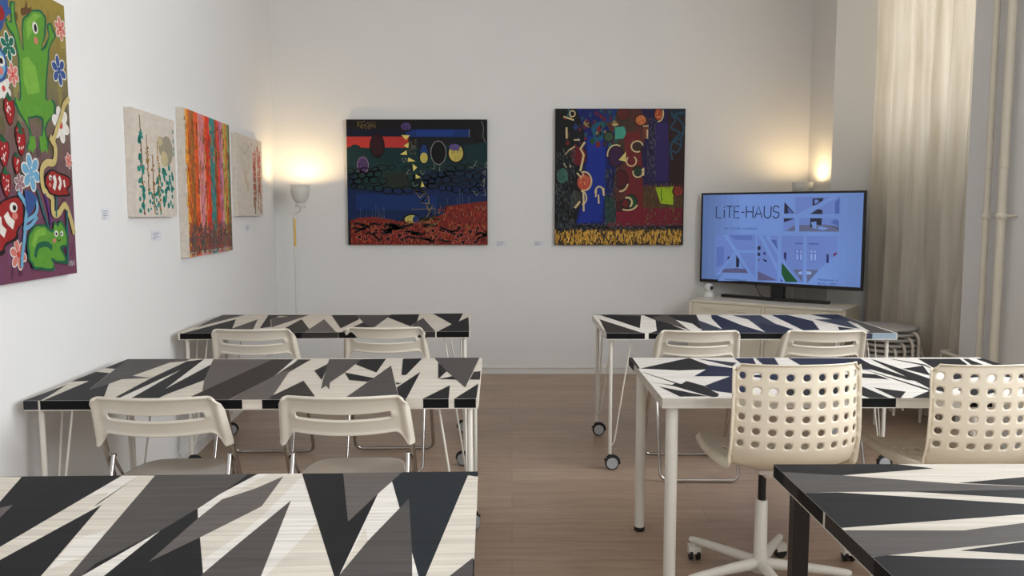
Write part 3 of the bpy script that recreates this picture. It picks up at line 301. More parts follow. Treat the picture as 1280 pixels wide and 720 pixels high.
# ------------------------------------------------------------------ tables
PAL0={'K':(31,32,35),'K2':(52,48,47),'D':(48,49,54),'G':(80,77,76),'g':(98,93,91),'S':(58,62,76),'S2':(38,43,48),'N':(30,36,58),'N2':(44,44,56),'C':(210,203,191),'W':(222,218,211),'B':(140,156,168)}  # navy tones: reflection on the right tables, painted into the colour
TW,TD,TH,TT=1.495,.765,.735,.034
def caster(parent,x,y,ang,r=.037,z=None):
    """small disc castor with black fork and brake tab"""
    c,s=math.cos(ang),math.sin(ang);b=MB()
    cx,cy=x+.012*c,y+.012*s
    nx,ny=-s,c
    vs=[];n=24
    def disc(prof,mi):
        b.cur=mi
        vs=[];fs=[]
        for rr,t in prof:
            for k in range(n):
                a=2*math.pi*k/n;h=rr*math.cos(a);v=rr*math.sin(a);vs.append((cx+h*c+nx*t,cy+h*s+ny*t,r+v))
        for i in range(len(prof)-1):
            for k in range(n): fs.append((i*n+k,i*n+(k+1)%n,(i+1)*n+(k+1)%n,(i+1)*n+k))
        b.add(vs,fs,True);b.add(vs[:n],[tuple(range(n))]);b.add(vs[-n:],[tuple(range(n))])
    disc([(r*.88,-.011),(r,-.008),(r,.008),(r*.88,.011)],0)
    disc([(r*.80,-.0125),(r*.82,0),(r*.80,.0125)],1)
    b.cur=0
    b.tube([(cx-c*.02,cy-s*.02,r+.024),(cx-c*.042,cy-s*.042,r+.016)],.005,8)
    b.tube([(x,y,r+.014),(x,y,r+.050)],.008,10)
    pts=[(cx+math.cos(a)*(r+.003)*c,cy+math.cos(a)*(r+.003)*s,r+math.sin(a)*(r+.003)) for a in [R(d) for d in range(-10,150,16)]]
    b.tube(pts,.006,8)
    b.cur=2;b.tube([(x,y,r+.045),(x,y,r+.085)],.0055,8)
    return b.build('caster',[M['tyre'],M['wheel'],M['whitemet']],parent)
def hairpin(root,x,y,sx,sy,ang,zt):
    """leg of one upright tube and two thin rods meeting above a castor; sx,sy point to the table middle"""
    b=MB();b.tube([(x,y,.085),(x,y,zt)],.0095,12)
    for dx,dy in((.105*sx,.0),(.02*sx,.10*sy)):
        b.tube([(x+dx,y+dy,zt),(x+dx*.22,y+dy*.22,.15),(x+dx*.05,y+dy*.05,.128),(x,y,.135)],.0040,8,bend=.012)
    b.box(x-.03 if sx>0 else x-.12,x+.12 if sx>0 else x+.03,y-.03 if sy>0 else y-.12,y+.12 if sy>0 else y+.03,zt-.003,zt)
    l=b.build('leg',M['whitemet'],root);caster(l,x,y,ang);return l
def table(key,label,legs):
    base,pl,fr,sd=TOPS[key];(ox,oy),rz=TPOS[key];rz=R(rz);TW=1.45 if key=='NL' else 1.495
    PAL={k_:(tuple(v_*.91 for v_ in c_) if k_ in 'WC' and key in('MR','NR') else c_) for k_,c_ in PAL0.items()}
    cx=ox+math.cos(rz)*TW/2-math.sin(rz)*TD/2;cy=oy+math.sin(rz)*TW/2+math.cos(rz)*TD/2
    root=thing('work_table',label,'table',(cx,cy,0),rz,'triangle patterned work tables')
    a=Art();a.eps=.00004
    for c,p in pl: a.put([(x-TW/2,-(y-TD/2)) for x,y in p],PAL[c])
    ex=[(boxv(-TW/2,TW/2,-TD/2,TD/2,TH-TT,TH),BOXF,PAL[base])]
    def quad(p,c): ex.append((p,[(0,1,2,3)],PAL[c]))
    z1=TH-.0006;z0=TH-TT+.003
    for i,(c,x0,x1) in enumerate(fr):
        y=-TD/2-.0002-i*.00003;ex.append(([(x0-TW/2,y,z0),(x1-TW/2,y,z0),(x1-TW/2,y,z1),(x0-TW/2,y,z1)],[(0,1,2,3)],(17,17,19) if c=='K' else PAL[c]))  # black shards painted darker on the front edge, shade put into the colour
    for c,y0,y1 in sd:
        x=-TW/2-.0003;ex.append(([(x,y0-TD/2,z0),(x,y1-TD/2,z0),(x,y1-TD/2,z1),(x,y0-TD/2,z1)],[(0,1,2,3)],(17,17,19) if c=='K' else (50,46,45) if c=='G' else PAL[c]))  # side edge too: black and grey shards carry painted shade
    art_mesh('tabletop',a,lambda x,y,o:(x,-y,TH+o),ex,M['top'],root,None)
    hx,hy=TW/2,TD/2;zt=TH-TT
    for (sx,sy,kind,*rest) in legs:
        ii=.045 if kind!='hair' else .030;x=-sx*(hx-ii);y=-sy*(hy-(.06 if kind!='hair' else .05))
        if kind=='hair': hairpin(root,x,y,sx,sy,rest[0],zt)
        elif kind=='round':
            b=MB();b.cur=0;b.tube([(x,y,.012),(x,y,zt-.004)],.021,20);b.lathe([(.021,.0125),(.0215,.022),(.0215,.022)],(x,y,0),20) if 0 else None
            b.lathe([(.045,zt-.004),(.045,zt)],(x,y,0),20)
            l=b.build('leg',M['whitemet'],root)
            f=MB();f.lathe([(.019,0),(.0225,.003),(.0225,.016),(.021,.018)],(x,y,0),20);tag(f.build('foot',M['black'],l),'black rubber foot')
        else:
            b=MB();b.box(x-.019,x+.019,y-.019,y+.019,0,zt);l=b.build('leg',M['blackmet'],root,bevel=.003);tag(l,'square black steel leg')
    if key=='NR':
        b=MB();b.box(-hx+.012,hx-.012,-hy+.012,hy-.012,zt-.006,zt);b.build('underside_panel',M['trim'],root)
    return root
q=math.pi
table('ML','dark and cream shard patterned table against the left wall, second from viewer',[(1,1,'hair',.3),(-1,1,'hair',2.6),(1,-1,'hair',.5),(-1,-1,'hair',-2.2)])
table('FL','shard patterned table at the far left, in front of the white floor lamp',[(1,1,'hair',.3),(-1,1,'hair',2.6),(1,-1,'hair',.5),(-1,-1,'hair',2.9)])
table('MR','black and cream navy-sheened shard patterned table with round white legs, second on the right',[(1,1,'round'),(-1,1,'round'),(1,-1,'round'),(-1,-1,'round')])
table('FR','black and grey navy-sheened shard patterned table at the far right, before the television cabinet',[(1,1,'hair',.05),(-1,1,'hair',.05),(1,-1,'hair',.08),(-1,-1,'hair',.2)])
table('NL','nearest left table, large black, grey and cream shards with wood grain',[(1,1,'hair',.3),(-1,1,'hair',2.6),(1,-1,'hair',.5),(-1,-1,'hair',-1.1)])
table('NR','nearest right table, dark bands with cream slivers on square black legs',[(1,1,'square'),(-1,1,'square'),(1,-1,'square'),(-1,-1,'square')])
# ------------------------------------------------------------------ folding chair (faces +Y, origin under the backrest)
def make_folding(label):
    root=thing('folding_chair',label,'chair',(0,0,0),0,'white folding chairs at the tables')
    # backrest: bent panel with a long slot and two arms
    nu,rows=44,[0,.03,.08,.18,.29,.36,.385,.47,.555,.58,.66,.78,.90,.96,1]
    b=MB();g=[]
    def prof(u,t):
        au=abs(u)
        ztop=.762-.000*au-.035*max(0,(au-.86)/.14)**2.2
        zb=.636-.0*(1-u*u)
        if au>.76: q3=min(1,(au-.76)/.15);zb-=.056*q3**1.8
        z=ztop+(zb-ztop)*t
        hw=.207+.016*(.762-z)/.17
        x=u*hw;z-=.016*(1-u*u)*min(1,t/.35)
        y=-.042*(1-u*u)+.40*(.76-z)
        rim=max(0,(au-.87)/.13);rt=max(0,1-t/.10)
        y+= -.018*math.sin(min(1,rim*1.6)*math.pi*.5)*(1 if rim>0 else 0)-.012*rt-.008*max(0,(t-.9)/.1)
        y+= .022*max(0,(au-.95)/.05);sl=abs(t-.47);y+=-.012*max(0,1-sl/.14)*max(0,min(1,(.84-au)/.1))
        if au>.8 : pass
        return (x,y,z)
    us=[]
    for i in range(nu+1):
        us.append(-1+2*i/nu)
    us=sorted(set(us+[-.97,.97,-.985,.985,-.94,.94]))
    n=len(us)
    for t in rows:
        for u in us:
            x,y,z=prof(u,t);g.append((x,y,z))
    fs=[]
    for j in range(len(rows)-1):
        for i in range(n-1):
            um=(us[i]+us[i+1])/2;tm=(rows[j]+rows[j+1])/2
            lim=.73 if .44<tm<.52 or .52<tm<.60 else .70
            if .385<tm<.555 and abs(um)<.72: continue
            fs.append((j*n+i,j*n+i+1,(j+1)*n+i+1,(j+1)*n+i))
    b.add(g,fs,True)
    o=b.build('backrest',M['shellw'],root,solid=.011,subs=1,offset=0);
    for s in(-1,1):
        k=MB();k.lathe([(.0,-.004),(.004,-.0035),(.0045,0)],(s*.209,.030,.640),10,'Y');k.build('screw',M['screw'],o)
    # seat
    b=MB();m=24;rings=[]
    for rr in (0,.25,.5,.75,.9,.97,1.0,1.01,1.0):
        pts=[]
        for k in range(48):
            a=2*math.pi*k/48;cx=math.cos(a);cy=math.sin(a);e=.42
            X=math.copysign(abs(cx)**e,cx);Y=math.copysign(abs(cy)**e,cy)
            hw=.182-.022*Y
            z=.452-.012*(1-rr*rr)-(0 if rr<.97 else .0)
            pts.append((X*hw*rr,.150+Y*.178*rr,z))
        rings.append(pts)
    for i,p in enumerate(rings[-2]): rings[-2][i]=(p[0],p[1],p[2]-.006)
    for i,p in enumerate(rings[-1]): rings[-1][i]=(p[0],p[1],p[2]-.022)
    vs=[p for rg in rings for p in rg];fs=[]
    for i in range(len(rings)-1):
        for k in range(48): fs.append((i*48+k,i*48+(k+1)%48,(i+1)*48+(k+1)%48,(i+1)*48+k))
    b.add(vs,fs,True);b.build('seat',M['seatp'],root,solid=.004,weld=True)
    # frames
    fa=MB();r=.0095
    fa.tube([(-.209,.070,.625),(-.214,.097,.56),(-.222,.36,.012),(.222,.36,.012),(.214,.097,.56),(.209,.070,.625)],r,12,bend=.05)
    fa.build('front_leg_frame',M['chrome'],root)
    fb=MB();fb.tube([(-.196,.115,.53),(-.196,.100,.49),(-.196,-.095,.012),(.196,-.095,.012),(.196,.100,.49),(.196,.115,.53)],.0085,12,bend=.045)
    fb.build('rear_leg_frame',M['chrome'],root)
    lk=MB()
    for s in(-1,1):
        lk.tube([(s*.200,.115,.53),(s*.19,.17,.44)],.005,8);lk.tube([(s*.216,.115,.53),(s*.188,.115,.53)],.006,8)
        lk.tube([(s*.16,-.098,.004),(s*.16,-.098,.0)],.006,8) if 0 else None
    lk.tube([(-.20,.155,.437),(.20,.155,.437)],.006,8)
    lk.build('seat_link',M['chrome'],root)
    return root
labs=['white slotted folding chair at the left end of the second left table','white slotted folding chair at the second left table, nearer the aisle',
'white slotted folding chair at far left table, nearest the left wall','white slotted folding chair at far left table, on its aisle side',
'white slotted folding chair at far right table, on its aisle side','white slotted folding chair at far right table, nearest the stool stack']
spots=[(-1.155,2.60,1.5),(-.55,2.615,1.0),(-1.325,4.135,2),(-.66,4.20,1.5),(.943,4.085,-1),(1.579,4.085,-1.5)]
fc=make_folding(labs[0])
for i,(x,y,a) in enumerate(spots):
    if i==0: fc.location=(x,y,0);fc.rotation_euler=(0,0,R(a))
    else: dup(fc,(x,y,0),R(a),labs[i])
# ------------------------------------------------------------------ perforated swivel chair (faces +Y)
def make_swivel(label):
    root=thing('swivel_chair',label,'chair',(0,0,0),0,'perforated swivel chairs at the second right table')
    # profile of the shell (arc length parameter) : (y,z,halfwidth,edge lift)
    P=[(-.060,.872,.194),(-.062,.853,.196),(-.064,.809,.197),(-.066,.765,.197),(-.067,.721,.198),(-.067,.677,.199),(-.065,.633,.200),(-.058,.590,.200),(-.042,.556,.199),(-.012,.526,.197),(.034,.505,.194),(.078,.495,.194),(.124,.492,.196),(.170,.491,.198),(.216,.492,.199),(.262,.494,.199),(.308,.497,.197),(.354,.502,.193),(.392,.508,.187)]
    def S(u,v):
        v=max(0,min(len(P)-1,v));i=min(int(v),len(P)-2);f=v-i
        def cr_(k):
            p0=P[max(i-1,0)][k];p1=P[i][k];p2=P[i+1][k];p3=P[min(i+2,len(P)-1)][k]
            return .5*(2*p1+(-p0+p2)*f+(2*p0-5*p1+4*p2-p3)*f*f+(-p0+3*p1-3*p2+p3)*f**3)
        y,z,w=cr_(0),cr_(1),cr_(2)
        back=max(0,min(1,(11-v)/3.5));back=back*back*(3-2*back);seat=1-back
        fm=R(52);xs=(1-back)*u+back*math.sin(fm*u)/math.sin(fm)
        y+=back*(.076)*(1-math.cos(fm*u))/(1-math.cos(fm))-back*.012
        z+=seat*(.020*u*u+.012*abs(u)**6)-.008*back*u*u*max(0,1-v)
        if v<1: z-=.017*max(0,(abs(u)-.86)/.14)**2*(1-v)
        w+=.006*back
        return V((xs*w,y,z))
    NC=9;b=MB();K=4
    nrow=len(P)-1
    def cellpts(iu,iv,hole):
        def uv(a,c): # a,c in 0..1
            return ((iu+a)/NC*2-1,iv+c)
        if not hole:
            vs=[S(*uv(i/K,j/K)) for j in range(K+1) for i in range(K+1)]
            fs=[(j*(K+1)+i,j*(K+1)+i+1,(j+1)*(K+1)+i+1,(j+1)*(K+1)+i) for j in range(K) for i in range(K)]
            b.add(vs,fs,True);return
        out=[(i/K,0) for i in range(K)]+[(1,j/K) for j in range(K)]+[(1-i/K,1) for i in range(K)]+[(0,1-j/K) for j in range(K)]
        rx,ry=hole;mid=[];inn=[]
        for (a,c) in out:
            an=math.atan2(c-.5,a-.5);inn.append((.5+rx*math.cos(an),.5+ry*math.sin(an)))
            mid.append(((a+inn[-1][0])/2,(c+inn[-1][1])/2))
        vs=[S(*uv(*p)) for p in out+mid+inn];n=len(out);fs=[]
        for r_ in(0,1):
            for k in range(n): fs.append((r_*n+k,r_*n+(k+1)%n,(r_+1)*n+(k+1)%n,(r_+1)*n+k))
        b.add(vs,fs,True)
    for iv in range(nrow):
        for iu in range(NC):
            h=None
            if 1<=iv<7: h=(.25,.25)
            elif iv in(11,12,13,14,15): h=(.24,.34) if 0<iu<NC-1 else None
            cellpts(iu,iv,h)
    # turned rim all round the shell
    edge=[(-1+2*i/36,0) for i in range(37)]+[(1,v*nrow/60) for v in range(1,61)]+[(1-2*i/36,nrow) for i in range(1,37)]+[(-1,nrow-v*nrow/60) for v in range(1,60)]
    A_=[];B_=[];n=len(edge)
    for (u,v) in edge:
        p=S(u,v);du=(S(min(1,u+.01),v)-S(max(-1,u-.01),v)).normalized();dv=(S(u,min(nrow,v+.05))-S(u,max(0,v-.05))).normalized()
        nn=du.cross(dv)
        nn.normalize()
        if v<8: nn=nn if nn.y<0 else -nn
        else:
            if nn.z>0: nn=-nn
        out=V((u if abs(u)>=1 else 0,0,0))*.004
        A_.append(p);B_.append(p+nn*(.028 if v>10 else .012+.016*max(0,(v-7)/3))+out)
    fs=[(k,(k+1)%n,n+(k+1)%n,n+k) for k in range(n)];b.add(A_+B_,fs,True)
    sh=b.build('seat_shell',M['shell'],root,solid=.005,weld=True,offset=0)
    # mechanism, column and star base
    m=MB();m.box(-.075,.075,.10,.32,.462,.478);m.box(-.03,.03,.16,.28,.43,.465);m.tube([(.0,.18,.45),(.19,.12,.44)],.008,10);m.build('tilt_mechanism',M['whitemet'],root,bevel=.006)
    cxy=(0,.14)
    g=MB();g.tube([(0,.26,.32),(0,.26,.445)],.014,16);tag(g.build('gas_lift',M['blackmet'],root),'black gas lift')
    c=MB();c.lathe([(.018,.32),(.0215,.318),(.024,.12),(.030,.09),(.034,.055),(.02,.05)],(0,.26,0),24);c.build('column',M['whitemet'],root)
    for k in range(5):
        a=R(STAR0+72*k);d=V((math.cos(a),math.sin(a),0));c0=V((0,.26,0))
        l=MB();s_=[]
        perp=V((-d.y,d.x,0));rings=[]
        for t,w,h,z in((.02,.020,.022,.082),(.12,.018,.019,.082),(.24,.015,.016,.078),(.30,.014,.014,.075),(.312,.009,.009,.075)):
            rings.append([c0+d*t+perp*w*math.cos(2*math.pi*j/12)+V((0,0,z+h*math.sin(2*math.pi*j/12))) for j in range(12)])
        vs=[p for r_ in rings for p in r_];fs=[(i*12+j,i*12+(j+1)%12,(i+1)*12+(j+1)%12,(i+1)*12+j) for i in range(4) for j in range(12)]
        l.add(vs,fs,True);l.add(rings[-1],[tuple(range(12))])
        leg=l.build('base_arm',M['whitemet'],root)
        w=MB();p=c0+d*.29
        ax=V((math.cos(a+.8),math.sin(a+.8),0))
        for sgn in(-1,1):
            w.cur=0;cc=p+ax*.014*sgn;wd_=V((-ax.y,ax.x,0))
            ring=[[cc+ax*t+wd_*rr*math.cos(2*math.pi*j/16)+V((0,0,.024+rr*math.sin(2*math.pi*j/16))) for j in range(16)] for rr,t in((.020,-.008),(.024,-.006),(.024,.006),(.020,.008))]
            vs=[q_ for r_ in ring for q_ in r_];w.add(vs,[(i*16+j,i*16+(j+1)%16,(i+1)*16+(j+1)%16,(i+1)*16+j) for i in range(3) for j in range(16)],True);w.add(ring[0],[tuple(range(16))]);w.add(ring[-1],[tuple(range(16))])
        w.cur=1
        rg=math.atan2(ax.y,ax.x);w.box(p.x-.024,p.x+.024,p.y-.020,p.y+.020,.028,.056,rz=rg);w.tube([p+V((0,0,.05)),p+V((0,0,.075))],.008,8)
        w.build('caster',[M['tyre'],M['whitemet']],leg)
    return root
STAR0=54
sw=make_swivel('cream perforated swivel chair nearer the aisle, its white star base visible')
sw.location=(.922,2.605,0);sw.rotation_euler=(0,0,R(4.5))
dup(sw,(1.548,2.605,0),R(8),'cream perforated swivel chair cut off by the right edge of the photo')
# ------------------------------------------------------------------ cabinet
cb=thing('television_cabinet','low cream steel cabinet with two doors standing under the television','cabinet',(1.40,6.42,0),R(-36))
CW,CD,CH=1.185,.39,.67
b=MB();b.box(0,CW,.012,CD,.14,CH);b.box(0,CW,0,.02,CH-.022,CH);b.box(0,CW,0,.02,.14,.165);b.box(0,.025,0,.02,.14,CH);b.box(CW-.025,CW,0,.02,.14,CH);b.box(CW/2-.012,CW/2+.012,0,.02,.14,CH)
b.build('cabinet_body',M['cab'],cb,bevel=.004)
for i in(0,1):
    x0=.029 if i==0 else CW/2+.016;x1=CW/2-.016 if i==0 else CW-.029
    b=MB();b.box(x0,x1,.002,.014,.169,CH-.026);d=b.build('door',M['cab'],cb,bevel=.003)
    for f in(.26,.66):
        k=MB();xm=x0+(x1-x0)*f
        for dz in(.03,.045): k.tube([(xm-.06,.0,CH-.026-dz),(xm+.06,.0,CH-.026-dz)],.0035,8)
        k.build('louvre',M['cab'],d)
    k=MB();k.tube([(x1-.03 if i==0 else x0+.03,-.002,.40),(x1-.03 if i==0 else x0+.03,-.014,.40)],.009,14);k.build('knob',M['cab'],d)
for sx in(.04,CW-.04):
    for sy in(.04,CD-.04):
        b=MB();b.box(sx-.015,sx+.015,sy-.015,sy+.015,0,.14);b.build('leg',M['cab'],cb,bevel=.002)
# ------------------------------------------------------------------ television
tvr=thing('television','large flat television showing a blue LiTE-HAUS slide, on the cream cabinet','television',(1.545,6.70,CH),R(-39.83))
TVW,TVH=1.29,.725;zt=1.51-CH
b=MB();b.box(0,TVW,0,.022,zt-TVH,zt);b.box(.18,TVW-.18,.02,.055,zt-TVH+.04,zt-.22);b.build('housing',M['black'],tvr,bevel=.003)
a=Art()
SC={'bg':(112,146,214),'p1':(104,130,200),'p2':(88,112,184),'p3':(72,98,170),'br':(88,88,130),'dk':(22,26,52),'nv':(30,36,96),'gy':(92,100,134),'wn':(140,168,228),'rd':(96,40,80),'gn':(18,78,40)}
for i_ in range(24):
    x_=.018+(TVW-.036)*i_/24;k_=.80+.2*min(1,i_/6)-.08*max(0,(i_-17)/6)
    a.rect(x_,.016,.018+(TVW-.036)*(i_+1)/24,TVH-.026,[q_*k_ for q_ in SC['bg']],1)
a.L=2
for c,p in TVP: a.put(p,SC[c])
def textpoly(s,size):
    cu=bpy.data.curves.new('t','FONT');cu.body=s;cu.size=size;cu.resolution_u=3
    o=bpy.data.objects.new('t',cu);col.objects.link(o);dg=bpy.context.evaluated_depsgraph_get()
    me=o.evaluated_get(dg).to_mesh();me.calc_loop_triangles()
    vs=[(v.co.x,v.co.y) for v in me.vertices];ts=[tuple(t.vertices) for t in me.loop_triangles]
    o.to_mesh_clear();bpy.data.objects.remove(o);bpy.data.curves.remove(cu);return vs,ts
def puttext(a,s,x0,x1,ytop,ybot,c):
    vs,ts=textpoly(s,1);xs=[v[0] for v in vs];ys=[v[1] for v in vs];mx,Mx,my,My=min(xs),max(xs),min(ys),max(ys)
    L=a.L;a.L+=1;o=len(a.v);cc=srgb(c)
    for v in vs: a.v.append((x0+(v[0]-mx)/(Mx-mx)*(x1-x0),ybot-(v[1]-my)/(My-my)*(ybot-ytop),L*a.eps))
    for t in ts: a.f.append([i+o for i in t]);a.c.append(cc)
# thin sans strokes for the title, drawn letter by letter
def stroke_title(a,x0,x1,yt,yb,c,w):
    h=yb-yt
    def arc(cx,cy,rx,ry,d0,d1,n=14): return [(cx+rx*math.cos(R(d0+(d1-d0)*i/n)),cy-ry*math.sin(R(d0+(d1-d0)*i/n))) for i in range(n+1)]
    G={'L':(.55,[[(0,0),(0,1),(.5,1)]]),'i':(.12,[[(.06,.32),(.06,1)],[(.06,.04),(.06,.14)]]),'T':(.56,[[(0,0),(.56,0)],[(.28,0),(.28,1)]]),'E':(.52,[[(.5,0),(0,0),(0,1),(.5,1)],[(0,.48),(.45,.48)]]),'-':(.3,[[(0,.52),(.3,.52)]]),
    'H':(.62,[[(0,0),(0,1)],[(.62,0),(.62,1)],[(0,.48),(.62,.48)]]),'A':(.70,[[(0,1),(.35,0),(.70,1)],[(.13,.66),(.57,.66)]]),'U':(.62,[[(0,0),(0,.68)]+arc(.31,.68,.31,.32,180,360)+[(.62,.68),(.62,0)]]),
    'S':(.56,[arc(.28,.25,.27,.25,20,250)+[(.36,.52)]+arc(.28,.74,.28,.26,60,-160)])}
    s='LiTE-HAUS';gap=.17;tot=sum(G[ch][0] for ch in s)+gap*(len(s)-1);k=(x1-x0)/tot;x=x0
    for ch in s:
        for pl in G[ch][1]: a.line([(x+p[0]*k,yt+p[1]*h) for p in pl],w,c)
        x+=(G[ch][0]+gap)*k
stroke_title(a,.1361,.655,.108,.2,(18,30,66),.0085)
puttext(a,'ART + CULTURE + COWORKING',.2117,.4798,.277,.292,(40,58,110))
puttext(a,'www.litehaus.art',.219,.405,.682,.70,(40,58,110))
puttext(a,'Mareschstr. 4',.968,1.112,.648,.664,(26,40,80))
puttext(a,'Berlin, 12055',.968,1.108,.678,.694,(26,40,80))
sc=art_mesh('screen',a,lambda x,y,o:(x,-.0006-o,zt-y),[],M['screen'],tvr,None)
b=MB();b.box(TVW/2-.05,TVW/2+.05,.02,.075,.012,zt-TVH+.09);nk=b.build('stand_neck',M['black'],tvr,bevel=.004)
b=MB()
pts=[(TVW/2-.46,.05,.011),(TVW/2,.0,.011),(TVW/2+.40,.04,.011)]
for p_,q_ in zip(pts,pts[1:]): b.bar(p_,q_,.06,.022)
b.build('stand_base',M['black'],tvr,bevel=.003)
b=MB();b.tube([(.42,.04,zt-TVH+.05),(.43,.10,.12),(.47,.13,.02),(.5,.14,.004)],.003,8,bend=.03);b.build('cable',M['black'],tvr)
# little camera
cm=thing('security_camera','small white round headed camera at the left end of the cabinet top','camera',(1.592,6.575,CH),0)
b=MB();b.lathe([(.0,.0),(.044,.0),(.046,.006),(.044,.020),(.034,.036),(.028,.046),(0,.048)],n=28);b.build('base',M['trim'],cm)
b=MB();b.lathe([(.001,.040),(.018,.043),(.032,.055),(.038,.074),(.034,.094),(.022,.108),(.001,.113)],n=28);hd=b.build('head',M['trim'],cm)
b=MB();b.lathe([(.0001,-.003),(.014,-.002),(.016,.004)],(.014,-.0355,.078),18,'Y');tag(b.build('lens',M['black'],hd),'black lens')
# ------------------------------------------------------------------ lamps
def lamp(label,x,y,rz,ztop,power):
    L=thing('floor_lamp',label,'lamp',(x,y,0),rz,'white uplighter floor lamps')
    t=ztop-1.57
    b=MB();b.lathe([(0,0),(.125,0),(.127,.008),(.122,.018),(.02,.022),(0,.022)],(-.05,0,0),32);b.build('base',M['lamp'],L)
    b=MB();b.tube([(-.05,0,.02),(-.05,0,1.10+t)],.008,12);pole=b.build('pole',M['lamp'],L)
    b=MB();b.tube([(-.05,0,1.08+t),(-.05,0,1.30+t)],.0095,12);tag(b.build('brass_sleeve',M['brass'],L),'brass sleeve')
    b=MB();b.tube([(-.05,0,1.29+t),(-.05,0,1.345+t),(-.003,0,1.355+t),(0,0,1.40+t)],.008,12,bend=.02);b.build('arm',M['lamp'],L)
    b=MB();b.lathe([(.001,1.392+t),(.040,1.392+t),(.042,1.40+t),(.040,1.418+t),(.030,1.425+t)],n=32);b.build('collar',M['lamp'],L)
    b=MB();b.lathe([(.020,1.42+t),(.036,1.428+t),(.052,1.445+t),(.066,1.475+t),(.075,1.52+t),(.078,1.57+t),(.0765,1.57+t),(.0735,1.52+t),(.064,1.477+t),(.050,1.448+t),(.033,1.432+t)],n=36)
    b.build('lamp_shade',M['lamp'],L)
    b=MB();b.lathe([(.001,1.435+t),(.014,1.438+t),(.016,1.455+t),(.024,1.48+t),(.026,1.495+t),(.018,1.515+t),(.001,1.522+t)],n=20)
    bm_=bpy.data.materials.new('warm bulb glass');bm_.use_nodes=True;pb=bm_.node_tree.nodes['Principled BSDF'];pb.inputs['Emission Color'].default_value=(1,.72,.38,1);pb.inputs['Emission Strength'].default_value=4
    b.build('bulb',bm_,L)
    ld=bpy.data.lights.new('lamp glow','POINT');ld.energy=power;ld.color=(1,.70,.36);ld.shadow_soft_size=.03
    lo=bpy.data.objects.new('lamp_light',ld);col.objects.link(lo);lo.parent=L;lo.location=(0,0,1.542+t)
    return L
lamp('white uplighter floor lamp in the left corner with brass sleeve on its pole',-1.69,6.55,0,1.572,8.0)
lamp('white uplighter floor lamp behind the television, only its shade showing',2.285,6.46,0,1.590,7.0)
# ------------------------------------------------------------------ stool stack
def make_stool():
    s=thing('stool','x','stool',(0,0,0),0,'stacked round stools')
    b=MB();b.lathe([(.0001,.432),(.190,.432),(.195,.437),(.195,.447),(.190,.451),(.0001,.452)],n=40);b.build('seat',M['stool'],s)
    for k in range(4):
        a=R(45+90*k);c,sn=math.cos(a),math.sin(a)
        b=MB();b.tube([(c*.03,sn*.03,.423),(c*.20,sn*.20,.423),(c*.222,sn*.222,.39),(c*.222,sn*.222,.008)],.0095,10,bend=.05)
        b.build('leg',M['tube'],s)
    return s
sp=make_stool()
ords=['lowest round grey stool of the stack by the curtain','second lowest round grey stool of the stack by the curtain','third stool from the bottom of the stack by the curtain','third stool from the top of the stack by the curtain','second stool from the top of the stack by the curtain','topmost round grey stool of the stack, its whole seat showing']
for i in range(6):
    loc=(2.44,5.27,.0+.034*i);rz=R(8+14*i)
    if i==0: sp.location=loc;sp.rotation_euler=(0,0,rz);sp['label']=ords[0]
    else: dup(sp,loc,rz,ords[i])
# ------------------------------------------------------------------ curtain
b=MB();ny,nz=220,60;g=[]
rng=random.Random(4)
for j in range(nz+1):
    z=.03+3.2*j/nz
    for i in range(ny+1):
        t=i/ny
        y1=N0+.02+.22*max(0,(1.0-z))**1.3*.7;y0=N1+.008
        y=y0+(y1-y0)*t
        zz=max(0,2.6-z)
        w=t+.035*zz*(.25+.75*t)*.6+.010*math.sin(z*1.3+t*5)
        f=.044*math.sin(w*2*math.pi*5.6+.9*math.sin(w*8))+.016*math.sin(w*2*math.pi*11+1.3+z*.5)*(1-.5*t)
        f+=.007*math.sin(w*2*math.pi*23+z*1.7+2*math.sin(z*.8))+.010*math.sin(z*1.9+w*17)*(1-z/3.6)+.0025*math.sin(z*9+w*30)*math.sin(z*4.1+w*11)
        if z<.9 and t>.8: f+=.02*(.9-z)*(t-.8)*5
        x=XR+.058+f*(1.1-.2*z/3.2)
        g.append((x,y,z))
b.add(g,[(j*(ny+1)+i,j*(ny+1)+i+1,(j+1)*(ny+1)+i+1,(j+1)*(ny+1)+i) for j in range(nz) for i in range(ny)],True)
tag(b.build('curtain',M['curtain']),'long pleated cream curtain drawn across the window niche','curtain')
# ------------------------------------------------------------------ heating pipes
hp=thing('heating_pipe','thick white vertical heating pipe running up the right wall, nearer the viewer','pipe',(2.628,4.40,0),0,'vertical heating pipes')
b=MB();b.tube([(0,0,0),(0,0,HC)],.0225,20);b.build('pipe_tube',M['pipe'],hp)
b=MB();b.lathe([(.0235,1.315),(.028,1.318),(.028,1.345),(.0235,1.348)],n=20);b.tube([(.0,0,1.33),(.05,0,1.33)],.006,8);b.tube([(.015,-.03,1.335),(.05,-.06,1.335)],.006,8);b.build('clamp',M['pipe'],hp)
b=MB();b.lathe([(.0235,1.59),(.0245,1.592),(.0245,1.602),(.0235,1.604)],n=20);b.build('joint_ring',M['pipe'],hp)
hp2=thing('heating_pipe','slimmer shaded vertical heating pipe on the right wall, beside the curtain','pipe',(2.628,4.54,0),0,'vertical heating pipes')
b=MB();b.tube([(0,0,0),(0,0,HC)],.0175,20);b.build('pipe_tube',M['pipe'],hp2)
b=MB();b.lathe([(.0185,1.315),(.023,1.318),(.023,1.345),(.0185,1.348)],n=20);b.tube([(.0,0,1.33),(.05,0,1.33)],.006,8);b.build('clamp',M['pipe'],hp2)
b=MB();b.lathe([(.0185,1.59),(.0205,1.592),(.0205,1.602),(.0185,1.604)],n=20);b.build('joint_ring',M['pipe'],hp2)
